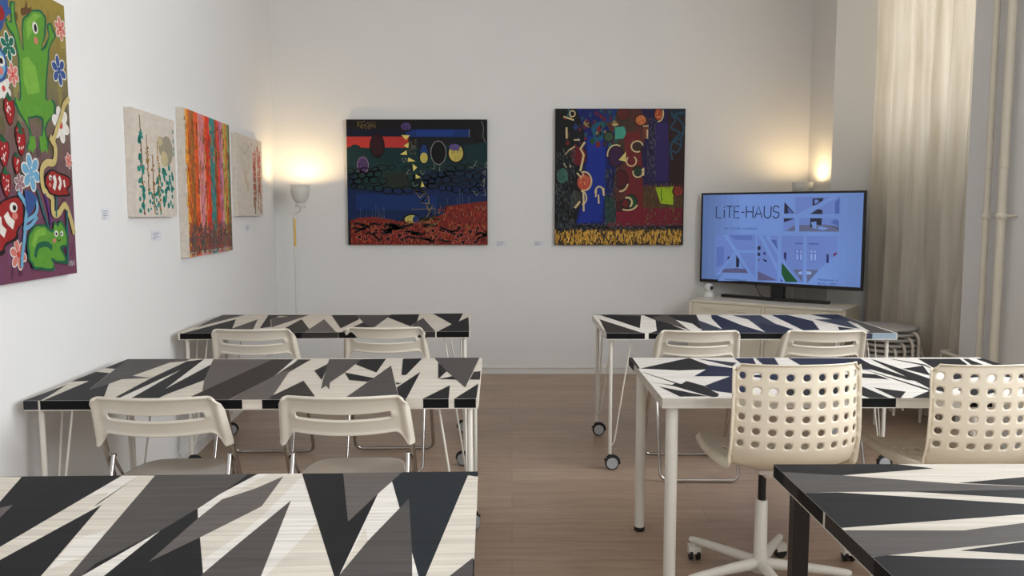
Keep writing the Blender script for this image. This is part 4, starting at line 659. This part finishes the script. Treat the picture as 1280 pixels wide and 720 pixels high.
hp3=thing('radiator_pipe','thin white horizontal pipe elbowing out beside the foot of the curtain','pipe',(2.64,4.9,.5),0)
b=MB();b.tube([(.12,.085,.0),(.0,.07,.0),(-.01,-.335,.002)],.011,14,bend=.03);b.build('pipe_tube',M['pipe'],hp3)
b=MB();b.tube([(.0,.06,-.01),(.0,.06,-.49)],.006,10);b.build('drop_pipe',M['pipe'],hp3)
# ------------------------------------------------------------------ canvases
def canvas(name,label,w,h,t,loc,rz,art,border,mat_=None):
    root=thing(name,label,'painting',loc,rz,None)
    art.clip=(w,h)
    ex=[(boxv(0,w,-t,0,-h,0),BOXF,border)]
    art_mesh('canvas',art,lambda x,y,o:(x,-t-.0002-o,-y),ex,mat_ or M['paint'],root,None)
    return root
rng=random.Random(11);U_=rng.uniform
def sA(a,k,ox,oy):
    class Q: pass
    def f(pts): return [((x-ox)*k,(y-oy)*k) for x,y in pts]
    return f
# --- painting 1 (red band over blue, red grass)
a=Art();k=1.15/667;f=sA(a,k,50,72);h1=597*k*.992
def F(pts): return [(min(max(x,0),1.15),min(max(y,0),h1)) for x,y in f(pts)]
a.rect(0,0,1.15,h1,(18,22,30))
def band(pts,c): a.put(F(pts),c)
band([(50,72),(717,72),(717,200),(660,190),(640,150),(50,120)],(16,14,18))
band([(50,118),(330,118),(330,152),(50,152)],(14,18,44));band([(330,118),(632,118),(632,154),(330,154)],(18,50,116));band([(380,122),(560,122),(560,148),(380,150)],(24,62,136))
band([(50,190),(240,200),(340,205),(640,190),(717,175),(717,330),(50,330)],(14,48,52))
band([(50,330),(717,300),(717,420),(50,420)],(14,38,66))
band([(80,270),(330,280),(420,330),(400,400),(90,400)],(18,56,56));band([(230,320),(340,320),(345,395),(230,395)],(36,46,38))
band([(50,400),(380,400),(717,370),(717,500),(500,520),(300,550),(50,545)],(16,40,86));band([(90,420),(300,430),(480,430),(470,500),(90,500)],(18,50,108))
band([(50,152),(345,152),(335,205),(240,203),(150,205),(60,200),(50,205)],(186,56,52))
a.ell(*f([(90,205)])[0],24*k,16*k,(14,48,52));a.ell(*f([(190,212)])[0],34*k,12*k,(14,48,52))
a.ell(*f([(195,195)])[0],36*k,58*k,(16,8,12));a.ell(*f([(195,192)])[0],30*k,50*k,(48,14,24))
def blob(cx,cy,rx,ry,c0,c1,rot=0):
    a.ell(*f([(cx,cy)])[0],(rx+8)*k,(ry+8)*k,(12,12,20),rot=rot);a.ell(*f([(cx,cy)])[0],rx*k,ry*k,c0,rot=rot)
    L=a.L;a.L+=2
    for _ in range(60):
        an=U_(0,6.3);r_=U_(0,.85)**.5*.9;x,y=cx+rx*r_*math.cos(an),cy+ry*r_*math.sin(an);a.ell(*f([(x,y)])[0],U_(1,3)*k,U_(1,3)*k,c1,L+rng.randint(0,1),n=5)
blob(332,105,24,18,(92,74,130),(50,36,80));blob(125,287,24,36,(88,62,112),(40,24,60))
a.ring(*f([(125,287)])[0],27*k,40*k,3*k,(150,140,165))
blob(416,232,18,42,(30,66,130),(24,50,100));a.ell(*f([(416,252)])[0],18*k,25*k,(204,190,100))
a.ell(*f([(485,228)])[0],38*k,56*k,(8,8,12));a.ring(*f([(485,228)])[0],36*k,55*k,3.5*k,(140,138,140))
blob(568,230,34,40,(206,188,96),(110,100,50));a.ell(*f([(562,202)])[0],26*k,16*k,(96,80,140))
blob(355,543,34,20,(214,200,110),(150,140,70));a.ell(*f([(375,543)])[0],16*k,18*k,(24,54,110))
# dark cell network
L=a.L;a.L+=2
for row in range(4):
    x=66+(row%2)*16
    while x<708:
        y=306+row*30+10*math.sin(x*.018+row)+U_(-4,4)
        if row==0 and 240<x<560 and rng.random()<.5: x+=40;continue
        rx,ry=U_(18,27),U_(13,18);n_=7;ph=U_(0,6)
        pts=[(x+rx*U_(.82,1.15)*math.cos(ph+2*math.pi*q_/n_),y+ry*U_(.82,1.15)*math.sin(ph+2*math.pi*q_/n_)) for q_ in range(n_)];pts.append(pts[0])
        if not(230<x<345 and row in(1,2)): a.line(f(pts),6.5*k,(9,14,22),L)
        x+=rx*1.75
# red field with scratch texture
band([(62,550),(100,535),(180,530),(260,545),(330,560),(400,560),(470,530),(505,520),(515,480),(600,470),(717,455),(717,669),(62,669)],(128,40,32))
L=a.L;a.L+=6
for _ in range(1500):
    x=U_(64,712);top=545 if x<480 else 475;y=U_(top,655);c=rng.choice([(158,52,38),(150,46,36),(96,28,26),(190,74,50),(60,20,22),(170,120,70),(20,14,18)])
    a.line(f([(x,y),(x+U_(-4,4),y+U_(6,16))]),U_(1.5,4)*k,c,L+rng.randint(0,5))
for _ in range(58):
    x,y=U_(75,700),U_(582,655);s_=U_(12,19);an=U_(0,6.3);tri=[(x+s_*math.cos(an+q_*2.1),y+s_*math.sin(an+q_*2.1)) for q_ in range(3)];a.put(F(tri),(14,12,16),L+6);a.line(f([(p[0],p[1]) for p in tri+[tri[0]]]),3.6*k,(200,96,80),L+7)
a.L=L+8
for _ in range(30):
    x,y=U_(70,700),U_(565,640);pts=[(x,y)]
    for q_ in range(3): x+=U_(10,26);y+=U_(-14,14);pts.append((min(x,712),y))
    a.line(f(pts),10*k,(14,12,16),L+7)
# yellow triangles and outline triangles
for t in ([(310,145),(350,146),(332,168)],[(320,195),(346,178),(342,206)],[(303,236),(334,216),(336,238)],[(342,250),(376,268),(338,270)],[(362,280),(384,297),(364,315)],[(376,328),(400,344),(376,350)],[(406,362),(418,388),(399,390)]): a.put(F(t),(238,222,120))
def otri(t,w,c): a.line(f(t+[t[0],t[1]]),w*k,c)
for t in ([(370,410),(425,415),(395,440)],[(435,425),(398,465),(438,468)],[(425,475),(455,478),(440,505)],[(440,505),(468,540),(425,538)],[(490,545),(450,540),(465,570)],[(400,555),(440,535),(440,560)],[(410,580),(455,570),(425,598)]): otri(t,7,(142,128,80))
for t in ([(357,190),(378,195),(365,208)],[(310,255),(334,256),(320,275)],[(345,305),(352,330),(332,328)],[(362,365),(388,378),(366,385)],[(396,310),(420,318),(408,330)],[(448,300),(466,280),(466,304)],[(490,285),(508,315),(490,312)],[(630,295),(652,285),(650,300)],[(665,265),(672,290),(655,290)],[(700,295),(715,270),(714,300)],[(695,320),(706,312),(706,335)],[(684,380),(704,350),(700,390)],[(648,410),(676,412),(668,430)],[(686,425),(706,402),(706,430)],[(684,480),(712,478),(700,500)]): otri(t,3,(160,168,150))
a.line(f([(355,495),(468,492),(468,520)]),3*k,(130,110,80))
L=a.L;a.L+=1
for _ in range(16):
    x=rng.choice([U_(80,230),U_(520,680)]);y=540 if x<300 else 470;a.line(f([(x,y),(x+U_(-4,4),y-U_(25,70))]),1.2*k,(90,108,130),L)
for _ in range(90):
    x,y=U_(102,186),U_(82,116);a.line(f([(x,y),(x+U_(-6,6),y+U_(-5,5))]),2*k,(140,118,70),L)
for _ in range(60):
    x,y=U_(345,385),U_(165,235);a.line(f([(x,y),(x+U_(-6,6),y+U_(-5,5))]),2*k,(110,100,70),L)
a.line(f([(690,80),(700,110),(696,150),(708,180)]),3*k,(120,125,125))
a.line(f([(632,118),(632,156)]),2*k,(150,160,190))
canvas('canvas_painting','dark blue and green abstract painting with a red band and red lower field',1.15,h1,.03,(-1.352,YB-.004,2.108),0,a,(14,14,16))
# --- painting 2
a=Art();k=1.06/583;f=sA(a,k,122,57);h2=613*k*.996
def F(pts): return [(min(max(x,0),1.06),min(max(y,0),h2)) for x,y in f(pts)]
def band(pts,c,L=None): a.put(F(pts),c,L)
a.rect(0,0,1.06,h2,(16,18,20))
band([(215,57),(410,57),(400,560),(350,575),(215,575),(250,400),(250,150)],(14,30,104))
band([(265,180),(345,180),(350,420),(330,560),(225,570),(262,420)],(18,46,148));band([(280,130),(330,110),(340,190),(300,210)],(20,90,120))
band([(345,57),(560,57),(520,350),(520,560),(400,575),(360,560),(390,380),(400,230),(350,120)],(88,46,40))
band([(400,80),(480,120),(470,300),(400,300)],(70,52,38));band([(430,160),(500,160),(520,330),(520,520),(440,560),(440,330)],(112,32,36))
band([(500,57),(640,57),(640,400),(520,400),(510,250),(540,120)],(34,24,72));band([(570,120),(640,120),(630,380),(560,380)],(48,34,96))
band([(625,57),(705,57),(705,420),(640,410)],(44,24,24));band([(630,57),(705,57),(705,90),(640,100)],(20,40,56))
band([(360,510),(520,500),(700,500),(698,580),(360,585)],(122,24,44));band([(520,400),(700,400),(700,500),(520,500)],(84,60,36))
band([(575,408),(660,404),(656,486),(600,480)],(164,200,30));band([(345,440),(395,460),(400,560),(350,575)],(30,70,62));band([(350,57),(400,57),(390,110),(345,120)],(20,50,110))
def teal(pts,w): a.curve(f(pts),w*k,(34,72,96))
teal([(640,75),(660,110),(640,140),(680,165),(650,200),(690,180),(695,130),(660,85),(700,75)],9);teal([(650,200),(685,215),(690,160)],8);teal([(650,200),(640,240),(650,285)],9);teal([(640,240),(670,250),(690,215)],8)
# scattered shapes top left
for _ in range(70):
    x,y=U_(165,400),U_(62,225);c=rng.choice([(120,34,36),(26,80,50),(30,60,110),(150,130,80),(50,30,50),(96,30,60),(40,90,90),(20,20,30)]);s_=U_(5,15)
    a.put(F([(x+s_*math.cos(q_*1.57+x)*U_(.6,1.2),y+1.3*s_*math.sin(q_*1.57+x)) for q_ in range(4)]),c)
def ov(cx,cy,rx,ry,c,o=(20,16,18)):
    a.ell(*f([(cx,cy)])[0],(rx+5)*k,(ry+5)*k,o);a.ell(*f([(cx,cy)])[0],rx*k,ry*k,c)
ov(427,82,30,26,(92,36,30),(40,50,36));ov(505,108,24,22,(200,110,60));ov(583,82,16,26,(170,70,40));ov(362,182,20,20,(60,84,60));ov(228,268,34,42,(110,24,34));ov(252,385,30,36,(196,84,64));ov(155,355,26,34,(60,120,100))
ov(395,270,32,44,(60,26,66));ov(418,370,30,38,(84,22,30));ov(218,462,22,40,(60,60,52));ov(465,475,26,32,(30,72,46));ov(425,492,34,20,(70,24,32));ov(678,424,22,22,(140,50,34));ov(440,480,14,18,(110,30,34))
band([(390,140),(430,136),(440,165),(428,190),(390,192)],(70,160,140));band([(408,285),(440,248),(440,292)],(224,208,130));ov(490,225,22,22,(60,40,34));ov(495,340,22,24,(40,60,44))
band([(515,140),(540,136),(540,190),(515,190)],(120,60,44))
for _ in range(110):
    cx,cy,r_=rng.choice([(252,385,26),(505,108,20),(583,82,16),(155,355,24)]);an=U_(0,6.3);q_=U_(0,1)**.5*r_;a.ell(*f([(cx+q_*math.cos(an),cy+q_*math.sin(an))])[0],2*k,2*k,rng.choice([(230,150,100),(150,60,50),(240,190,120)]) if cx!=155 else (30,70,60),a.L+2,n=5)
a.L+=4
Cc=(222,200,150)
def rg(cx,cy,rx,ry,d0,d1,w=7): a.ring(*f([(cx,cy)])[0],rx*k,ry*k,w*k,Cc,a0=R(d0),a1=R(d1))
rg(198,80,12,13,0,360,5);rg(395,262,38,44,170,300,6);rg(490,225,26,24,60,350,6);rg(465,290,22,22,-60,230,6);rg(495,340,22,22,-40,200,6);rg(418,375,34,50,20,100,7);rg(450,475,20,22,-120,60,8);rg(450,480,44,30,10,120,7);rg(583,80,22,34,-30,100,6)
rg(252,380,34,42,-110,110,7);rg(322,430,18,26,170,370,7);rg(240,455,24,30,-90,80,7)
for pts,w in (([(255,205),(235,235),(250,262),(245,290),(235,335)],9),([(165,262),(185,240),(210,225)],6),([(172,140),(173,190)],8),([(205,196),(232,195)],6),([(158,92),(205,108)],7),([(340,410),(342,445)],8),([(306,450),(308,410)],7),([(320,480),(318,440)],7),([(250,430),(252,515)],8),([(212,500),(235,470)],9),([(220,342),(240,365),(250,345)],7),([(395,128),(404,128)],5),([(515,135),(540,133)],5),([(160,300),(172,320)],5),([(185,300),(192,318)],5),([(535,150),(535,190)],7),([(520,320),(520,355)],7),([(380,128),(404,128)],6)): a.line(f(pts),w*k,Cc)
# vertical scratches
L=a.L;a.L+=6
for _ in range(900):
    x=U_(126,215) if rng.random()<.7 else U_(345,400);y=U_(230,585) if x<216 else U_(320,570);a.line(F([(x,y),(x+U_(-3,3),y+U_(6,18))]),U_(1,2.4)*k,rng.choice([(70,74,76),(104,108,108),(34,38,40),(8,8,10),(60,76,96)]),L+rng.randint(0,5))
for _ in range(200):
    x,y=U_(535,575),U_(90,380);a.line(f([(x,y),(x+U_(-4,4),y+U_(6,16))]),U_(1,2.2)*k,rng.choice([(90,84,100),(20,14,30),(110,110,120)]),L+rng.randint(0,5))
for _ in range(300):
    x,y=U_(525,695),U_(385,560)
    if 575<x<658 and 408<y<484 and rng.random()<.85: continue
    a.line(f([(x,y),(x+U_(-3,3),y+U_(6,16))]),U_(1,2.2)*k,rng.choice([(120,90,50),(150,30,50),(60,60,60),(96,80,80),(140,130,60)]),L+rng.randint(0,5))
for _ in range(300):
    x,y=U_(126,698),U_(570,600);a.line(f([(x,y),(x+U_(3,12),y+U_(-3,3))]),2.5*k,rng.choice([(84,88,96),(56,60,66),(110,112,118)]),L+rng.randint(0,5))
band([(123,605),(250,598),(420,592),(700,594),(700,669),(123,669)],(70,56,34));L=a.L;a.L+=6
for _ in range(620):
    x,y=U_(126,694),U_(596,652);a.line(F([(x,y),(x+U_(-7,5),y+U_(10,24))]),U_(3,6.5)*k,rng.choice([(226,176,72),(210,158,60),(238,190,90),(190,140,60),(226,176,72),(50,46,50)]),L+rng.randint(0,5))
a.L=L+6
a.line(f([(602,412),(603,470)]),3*k,(60,70,30))
canvas('canvas_painting','square abstract painting with cream rings, blue pool and yellow grass strip',1.06,h2,.03,(.354,YB-.004,2.195),0,a,(24,22,20))
# --- left wall
LR=math.atan2(.99715,-.0754)
def wcanvas(label,s0,s1,z0,z1,art,border): return canvas('canvas_painting',label,s0-s1,z1-z0,.035,tuple(onwall(s0,z1,-.014)),LR,art,border)
LIN=(222,211,198)
# big frog canvas
a=Art();BW,BH=1.2,.98;s_r=3.727
g_=[((150,132,58),(146,126,60)),((140,126,66),(128,120,66)),((118,110,78),(112,104,76)),((112,92,84),(104,86,84)),((112,78,86),(110,70,88)),((108,66,90),(104,58,88)),((112,62,86),(106,54,84))]
for i in range(28):
    t=i/27*6;j=min(int(t),5);fr=t-j
    c=[g_[j][0][q_]*(1-fr)+g_[j+1][0][q_]*fr for q_ in range(3)];a.rect(0,BH*i/28,BW,BH*(i+1)/28+.0,c,1)
a.L=2;L=2;a.L+=4
for _ in range(260):
    x,y=U_(.02,BW-.02),U_(.02,BH-.06);t=y/BH*6;j=min(int(t),5);c=g_[j][1];dv=U_(-16,16);a.line([(x,y),(x+U_(-.02,.02),min(BH,y+U_(.03,.08)))],U_(.01,.03),[min(255,max(0,q_+dv)) for q_ in c],L+rng.randint(0,3))
FC={'dg':(28,92,66),'gr':(92,150,52),'gl':(120,172,66),'br':(96,66,36),'wh':(226,222,214),'bk':(24,22,24),'pk':(206,120,110),'bl':(52,82,140),'lb':(110,164,196),'rd':(150,36,34),'ye':(198,180,118),'te':(36,96,102),'pu':(88,48,120),'mg':(150,110,120),'dt':(24,104,84)}
def smooth_closed(p):
    n=len(p)
    if n<7: return p
    o=[]
    for i in range(n):
        p0,p1,p2,p3=p[i-1],p[i],p[(i+1)%n],p[(i+2)%n]
        for j in range(4):
            t=j/4;o.append(tuple(.5*(2*p1[k_]+(-p0[k_]+p2[k_])*t*.8+((2*p0[k_]-5*p1[k_]+4*p2[k_]-p3[k_])*t*t+(-p0[k_]+3*p1[k_]-3*p2[k_]+p3[k_])*t**3)) for k_ in(0,1)))
    return o
for it in FROG:
    kd,c,pts=it[0],FC[it[1]],[(BW+p[0],p[1]) for p in it[2]]
    x,y=pts[0]
    if kd=='poly': a.put(smooth_closed(pts),c)
    elif kd=='ell': a.ell(x,y,it[3]*.95,it[4]*.52,c)
    elif kd=='line': a.curve(pts,it[3],c)
    elif kd=='flower':
        r_=it[3]*.84
        if it[1] in('wh','pk','dt','bl','lb','mg'):
            for q_ in range(6):
                an=q_*math.pi/3+.3;a.ell(x+.62*r_*math.cos(an),y+.62*r_*math.sin(an),.44*r_,.33*r_,(226,222,214) if it[1]!='wh' else (236,232,226),rot=an)
            for q_ in range(6):
                an=q_*math.pi/3+.3;a.ell(x+.60*r_*math.cos(an),y+.60*r_*math.sin(an),.37*r_,.25*r_,c,rot=an)
            a.ell(x,y,.24*r_,.24*r_,(196,70,66) if it[1] in('wh','pk') else c)
    elif kd=='berry':
        r_=it[3]*.85;a.put([(x-.6*r_,y-.6*r_),(x,y-.85*r_),(x+.6*r_,y-.6*r_),(x+.66*r_,y),(x+.3*r_,y+.8*r_),(x,y+r_),(x-.3*r_,y+.8*r_),(x-.66*r_,y)],(84,24,26));a.put([(x-.5*r_,y-.55*r_),(x,y-.75*r_),(x+.5*r_,y-.55*r_),(x+.56*r_,y),(x+.25*r_,y+.72*r_),(x,y+.9*r_),(x-.25*r_,y+.72*r_),(x-.56*r_,y)],(156,30,36))
        a.put([(x-.4*r_,y-.7*r_),(x-.1*r_,y-1.1*r_),(x+.2*r_,y-.8*r_),(x+.45*r_,y-.65*r_),(x,y-.5*r_)],(30,90,56))
        for q_ in range(9): a.ell(x+U_(-.35,.35)*r_,y+U_(-.4,.6)*r_,.04*r_*1.6,.06*r_*1.6,(226,214,206),n=6)
a.line([(BW-.075,BH-.03),(BW-.07,BH-.05),(BW-.06,BH-.03),(BW-.055,BH-.05)],.004,(200,200,200));a.line([(BW-.05,BH-.03),(BW-.05,BH-.05),(BW-.042,BH-.04),(BW-.05,BH-.03)],.004,(200,200,200));a.line([(BW-.028,BH-.05),(BW-.036,BH-.045),(BW-.028,BH-.038),(BW-.036,BH-.03)],.004,(200,200,200))
wcanvas('large canvas with a green frog, strawberries and red fish',s_r+BW,s_r,1.124,1.124+BH,a,(120,100,90))
# canvas 1: linen with teal dots and gold stems
a=Art();w,h=3.115-2.565,1.818-1.331;a.rect(0,0,w,h,LIN)
def G1(px,py): return (w*(px-42)/(285-42),h*py)   # px in zoom crop, py fraction
for cx,cy,rx,ry,c in((.66,.30,.055,.10,(172,160,132)),(.80,.33,.10,.15,(166,156,136)),(.62,.25,.045,.05,(200,188,150)),(.72,.42,.06,.08,(206,192,150))): a.ell(w*cx,h*cy,w*rx*1.5,h*ry,c)
L=a.L;a.L+=4
for x,y0,y1,c in((.16,.05,.99,(110,80,50)),(.30,.22,.80,(150,112,60)),(.42,.40,.98,(140,100,50)),(.55,.26,.97,(176,134,52))):
    pts=[];y=y0
    while y<y1: pts.append((w*(x+(y-y0)*.03+U_(-.008,.008)),h*y));y+=.03
    a.line(pts,.010,c,L,w1=.014)
    for _ in range(26):
        yy=U_(y0+.1,y1-.02);xx=x+(yy-y0)*.03+U_(-.035,.035);a.ell(w*xx,h*yy,U_(.004,.010),U_(.003,.008),rng.choice([(190,150,70),(120,84,40),(90,64,44),c]),L+1+rng.randint(0,1),n=7)
for _ in range(55): 
    x=U_(.5,.95);y=U_(.50,.90)
    a.ell(w*x,h*y,U_(.010,.018),U_(.008,.016),(42,146,134),L+3,n=10)
for _ in range(26):
    x=U_(.10,.2);y=U_(.15,.98);a.ell(w*x,h*y,U_(.008,.024),U_(.006,.018),(42,146,134),L+3,n=10)
for _ in range(24):
    x=U_(.25,.6);y=U_(.75,.98);a.ell(w*x,h*y,U_(.005,.014),U_(.005,.012),(42,146,134),L+3,n=10)
for y in(.12,.22,.35,.3): a.ell(w*.97,h*y,.008,.012,(42,146,134),L+3,n=10)
wcanvas('linen canvas with teal dots and gold stems, beside the frog canvas',3.12,2.562,1.331,1.818,a,LIN)
# canvas 2: coloured stripes
a=Art();w,h=2.42-1.51,1.906-1.108;a.rect(0,0,w,h,(186,160,130))
cols=[(.00,.05,LIN),(.04,.10,(226,150,50)),(.08,.20,(196,96,40)),(.12,.20,(150,92,44)),(.20,.30,(214,84,36)),(.28,.36,(206,140,130)),(.30,.42,(196,122,128)),(.40,.44,(226,118,60)),(.43,.52,(206,54,34)),(.52,.60,(40,120,122)),(.57,.64,(50,128,126)),(.63,.70,(150,74,44)),(.68,.74,(216,56,34)),(.73,.80,(170,100,130)),(.78,.84,(196,130,140)),(.83,.90,(170,160,70)),(.88,.94,(206,120,56)),(.92,1.0,(120,140,80)),(.97,1.0,(96,84,60))]
cols=[(p_,q_,c if c==LIN else tuple(min(255,v_*1.14) for v_ in c)) for p_,q_,c in cols]
for x0,x1,c in cols: a.rect(w*x0,.0,w*x1,h,c)
L=a.L;a.L+=8
for _ in range(1500):
    x,y=U_(.03,.98),U_(.04,.80);c=[q_ for q_ in cols if q_[0]<=x<=q_[1]][-1][2] if [q_ for q_ in cols if q_[0]<=x<=q_[1]] else (150,92,44)
    if rng.random()<.28: c=rng.choice([(150,92,44),(226,110,50),(96,84,50),(206,150,60),(160,60,40)])
    dv=U_(-26,26);a.line([(w*x,h*y),(w*(x+U_(-.012,.012)),h*(y+U_(.02,.07)))],U_(.006,.02),[min(255,max(0,q_+dv)) for q_ in c],L+rng.randint(0,7))
for _ in range(900):
    x,y=U_(.05,.98),U_(.76,.97);c=rng.choice([(110,76,76),(120,84,70),(90,66,66),(150,100,60),(130,90,110),(70,90,80),(160,80,50)])
    a.line([(w*x,h*y),(w*(x+U_(-.015,.015)),h*min(.985,y+U_(.01,.06)))],U_(.006,.02),c,L+rng.randint(0,7))
for _ in range(60):
    x=U_(.04,.98);a.rect(w*x,h*.965,w*min(1,x+.02),h*U_(.975,.998),rng.choice([(210,196,180),(190,100,60),(60,120,120),(200,186,170)]),L+8)
wcanvas('tall striped abstract canvas in orange, pink, red and teal',2.42,1.508,1.110,1.906,a,LIN)
# canvas 3
a=Art();w,h=1.328-.607,1.880-1.328;a.rect(0,0,w,h,LIN)
a.ell(w*.32,h*.28,w*.20,h*.20,(206,198,186));a.ell(w*.32,h*.28,w*.18,h*.18,(216,206,193));a.curve([(w*.15,h*.16),(w*.3,h*.22),(w*.48,h*.12),(w*.45,h*.4)],.006,(160,156,146));a.ell(w*.30,h*.52,w*.05,h*.09,(208,192,164));a.ell(w*.38,h*.62,w*.05,h*.07,(206,190,162))
L=a.L;a.L+=5
for x,y0,y1 in((.62,.18,.85),(.70,.12,.80),(.80,.08,.90),(.86,.16,.70),(.90,.12,.95),(.66,.3,.97)):
    for _ in range(110):
        y=U_(y0,y1);t=(y-y0)/(y1-y0);a.line([(w*(x+U_(-.03,.03)),h*y),(w*(x+U_(-.03,.03)),h*min(.97,y+U_(.01,.05)))],U_(.004,.010),rng.choice([(206,48,40),(216,70,56),(186,40,40)]) if rng.random()>t*.8 else rng.choice([(150,120,70),(110,130,60),(170,140,80),(150,60,40)]),L+rng.randint(0,4))
a.ell(w*.56,h*.08,.010,.010,(120,40,30))
wcanvas('small pale linen canvas with red vertical drips, nearest the corner lamp',1.328,.607,1.328,1.880,a,LIN)
# ------------------------------------------------------------------ wall labels
def card(label,loc,rz,w=.085,h=.042):
    o=thing('wall_label',label,'label',loc,rz,'small title cards beside the paintings')
    b=MB();b.box(0,w,-.003,0,-h,0);b.build('card',M['card'],o)
    b=MB()
    for i,(fx) in enumerate((.75,.6,.7,.4)): b.box(w*.08,w*fx,-.0036,-.003,-h*(.22+.2*i)-.0025,-h*(.22+.2*i))
    b.build('print',M['cardp'],o);return o
card('small white title card right of the red banded dark painting',(-.133,YB,1.118),0)
card('small white title card left of the painting with the yellow strip',(.180,YB,1.118),0)
for s_,z,lb in((3.395,1.368,'white title card between the frog canvas and the teal dotted canvas'),(2.84,1.262,'white title card below the teal dotted linen canvas'),(1.02,1.266,'white title card below the small red dripped canvas'),(1.545,1.143,'white title card at lower right corner of the striped canvas')):
    card(lb,tuple(onwall(s_,z,-.014)),LR,.125 if s_!=3.395 else .07,.045)
# wall socket near the corner
so=thing('wall_socket','white wall socket with a plug and cord, low near the left corner','socket',tuple(onwall(.44,.25,-.014)),LR)
b=MB();b.box(-.04,.04,-.010,0,-.04,.04);b.build('plate',M['trim'],so,bevel=.003)
b=MB();b.lathe([(.016,-.045),(.019,-.04),(.019,-.01)],(0,0,0),18,'Y');b.build('plug',M['trim'],so)
b=MB();b.tube([(0,-.04,0),(.0,-.05,-.05),(.02,-.03,-.16),(.05,-.03,-.235)],.0035,8,bend=.03);b.build('cord',M['trim'],so)
# ------------------------------------------------------------------ lights
def area(name,loc,rot,sx,sy,e,c=(1,1,1)):
    l=bpy.data.lights.new(name,'AREA');l.shape='RECTANGLE';l.size=sx;l.size_y=sy;l.energy=e;l.color=c
    o=bpy.data.objects.new(name,l);col.objects.link(o);o.location=loc;o.rotation_euler=rot;return o
area('window_light_right',(XR+.22,-.3,2.0),(0,R(90),0),1.8,3.0,LW_R,(.96,.98,1.0))
area('fill_light_middle',(XR+.22,2.8,2.1),(0,R(90),0),1.6,1.4,FILL_M,(.96,.98,1.0))  # added fill at the unseen middle window, brightens the back wall
area('window_light_front',(.3,YF-.05,1.7),(R(90),0,0),3.1,2.3,LW_F,(1.0,.99,.97))
area('window_light_niche',(XR+.45,5.56,2.6),(0,R(90),0),1.5,1.4,LW_N,(1,.985,.96))
w=bpy.data.worlds.new('world');bpy.context.scene.world=w;w.use_nodes=True
bg=w.node_tree.nodes['Background'];sk=w.node_tree.nodes.new('ShaderNodeTexSky');sk.sky_type='NISHITA';sk.sun_disc=False;sk.sun_elevation=R(40)
w.node_tree.links.new(sk.outputs[0],bg.inputs[0]);bg.inputs[1].default_value=.05
# ------------------------------------------------------------------ camera
cd=bpy.data.cameras.new('camera');cd.sensor_width=36;cd.lens=1020/1280*36;cd.clip_start=.05
co=bpy.data.objects.new('camera',cd);col.objects.link(co);co.location=(0,0,1.35);co.rotation_euler=(R(90)-math.atan(94/1020),0,0)
sc_=bpy.context.scene;sc_.camera=co
sc_.view_settings.view_transform='Standard';sc_.view_settings.exposure=0
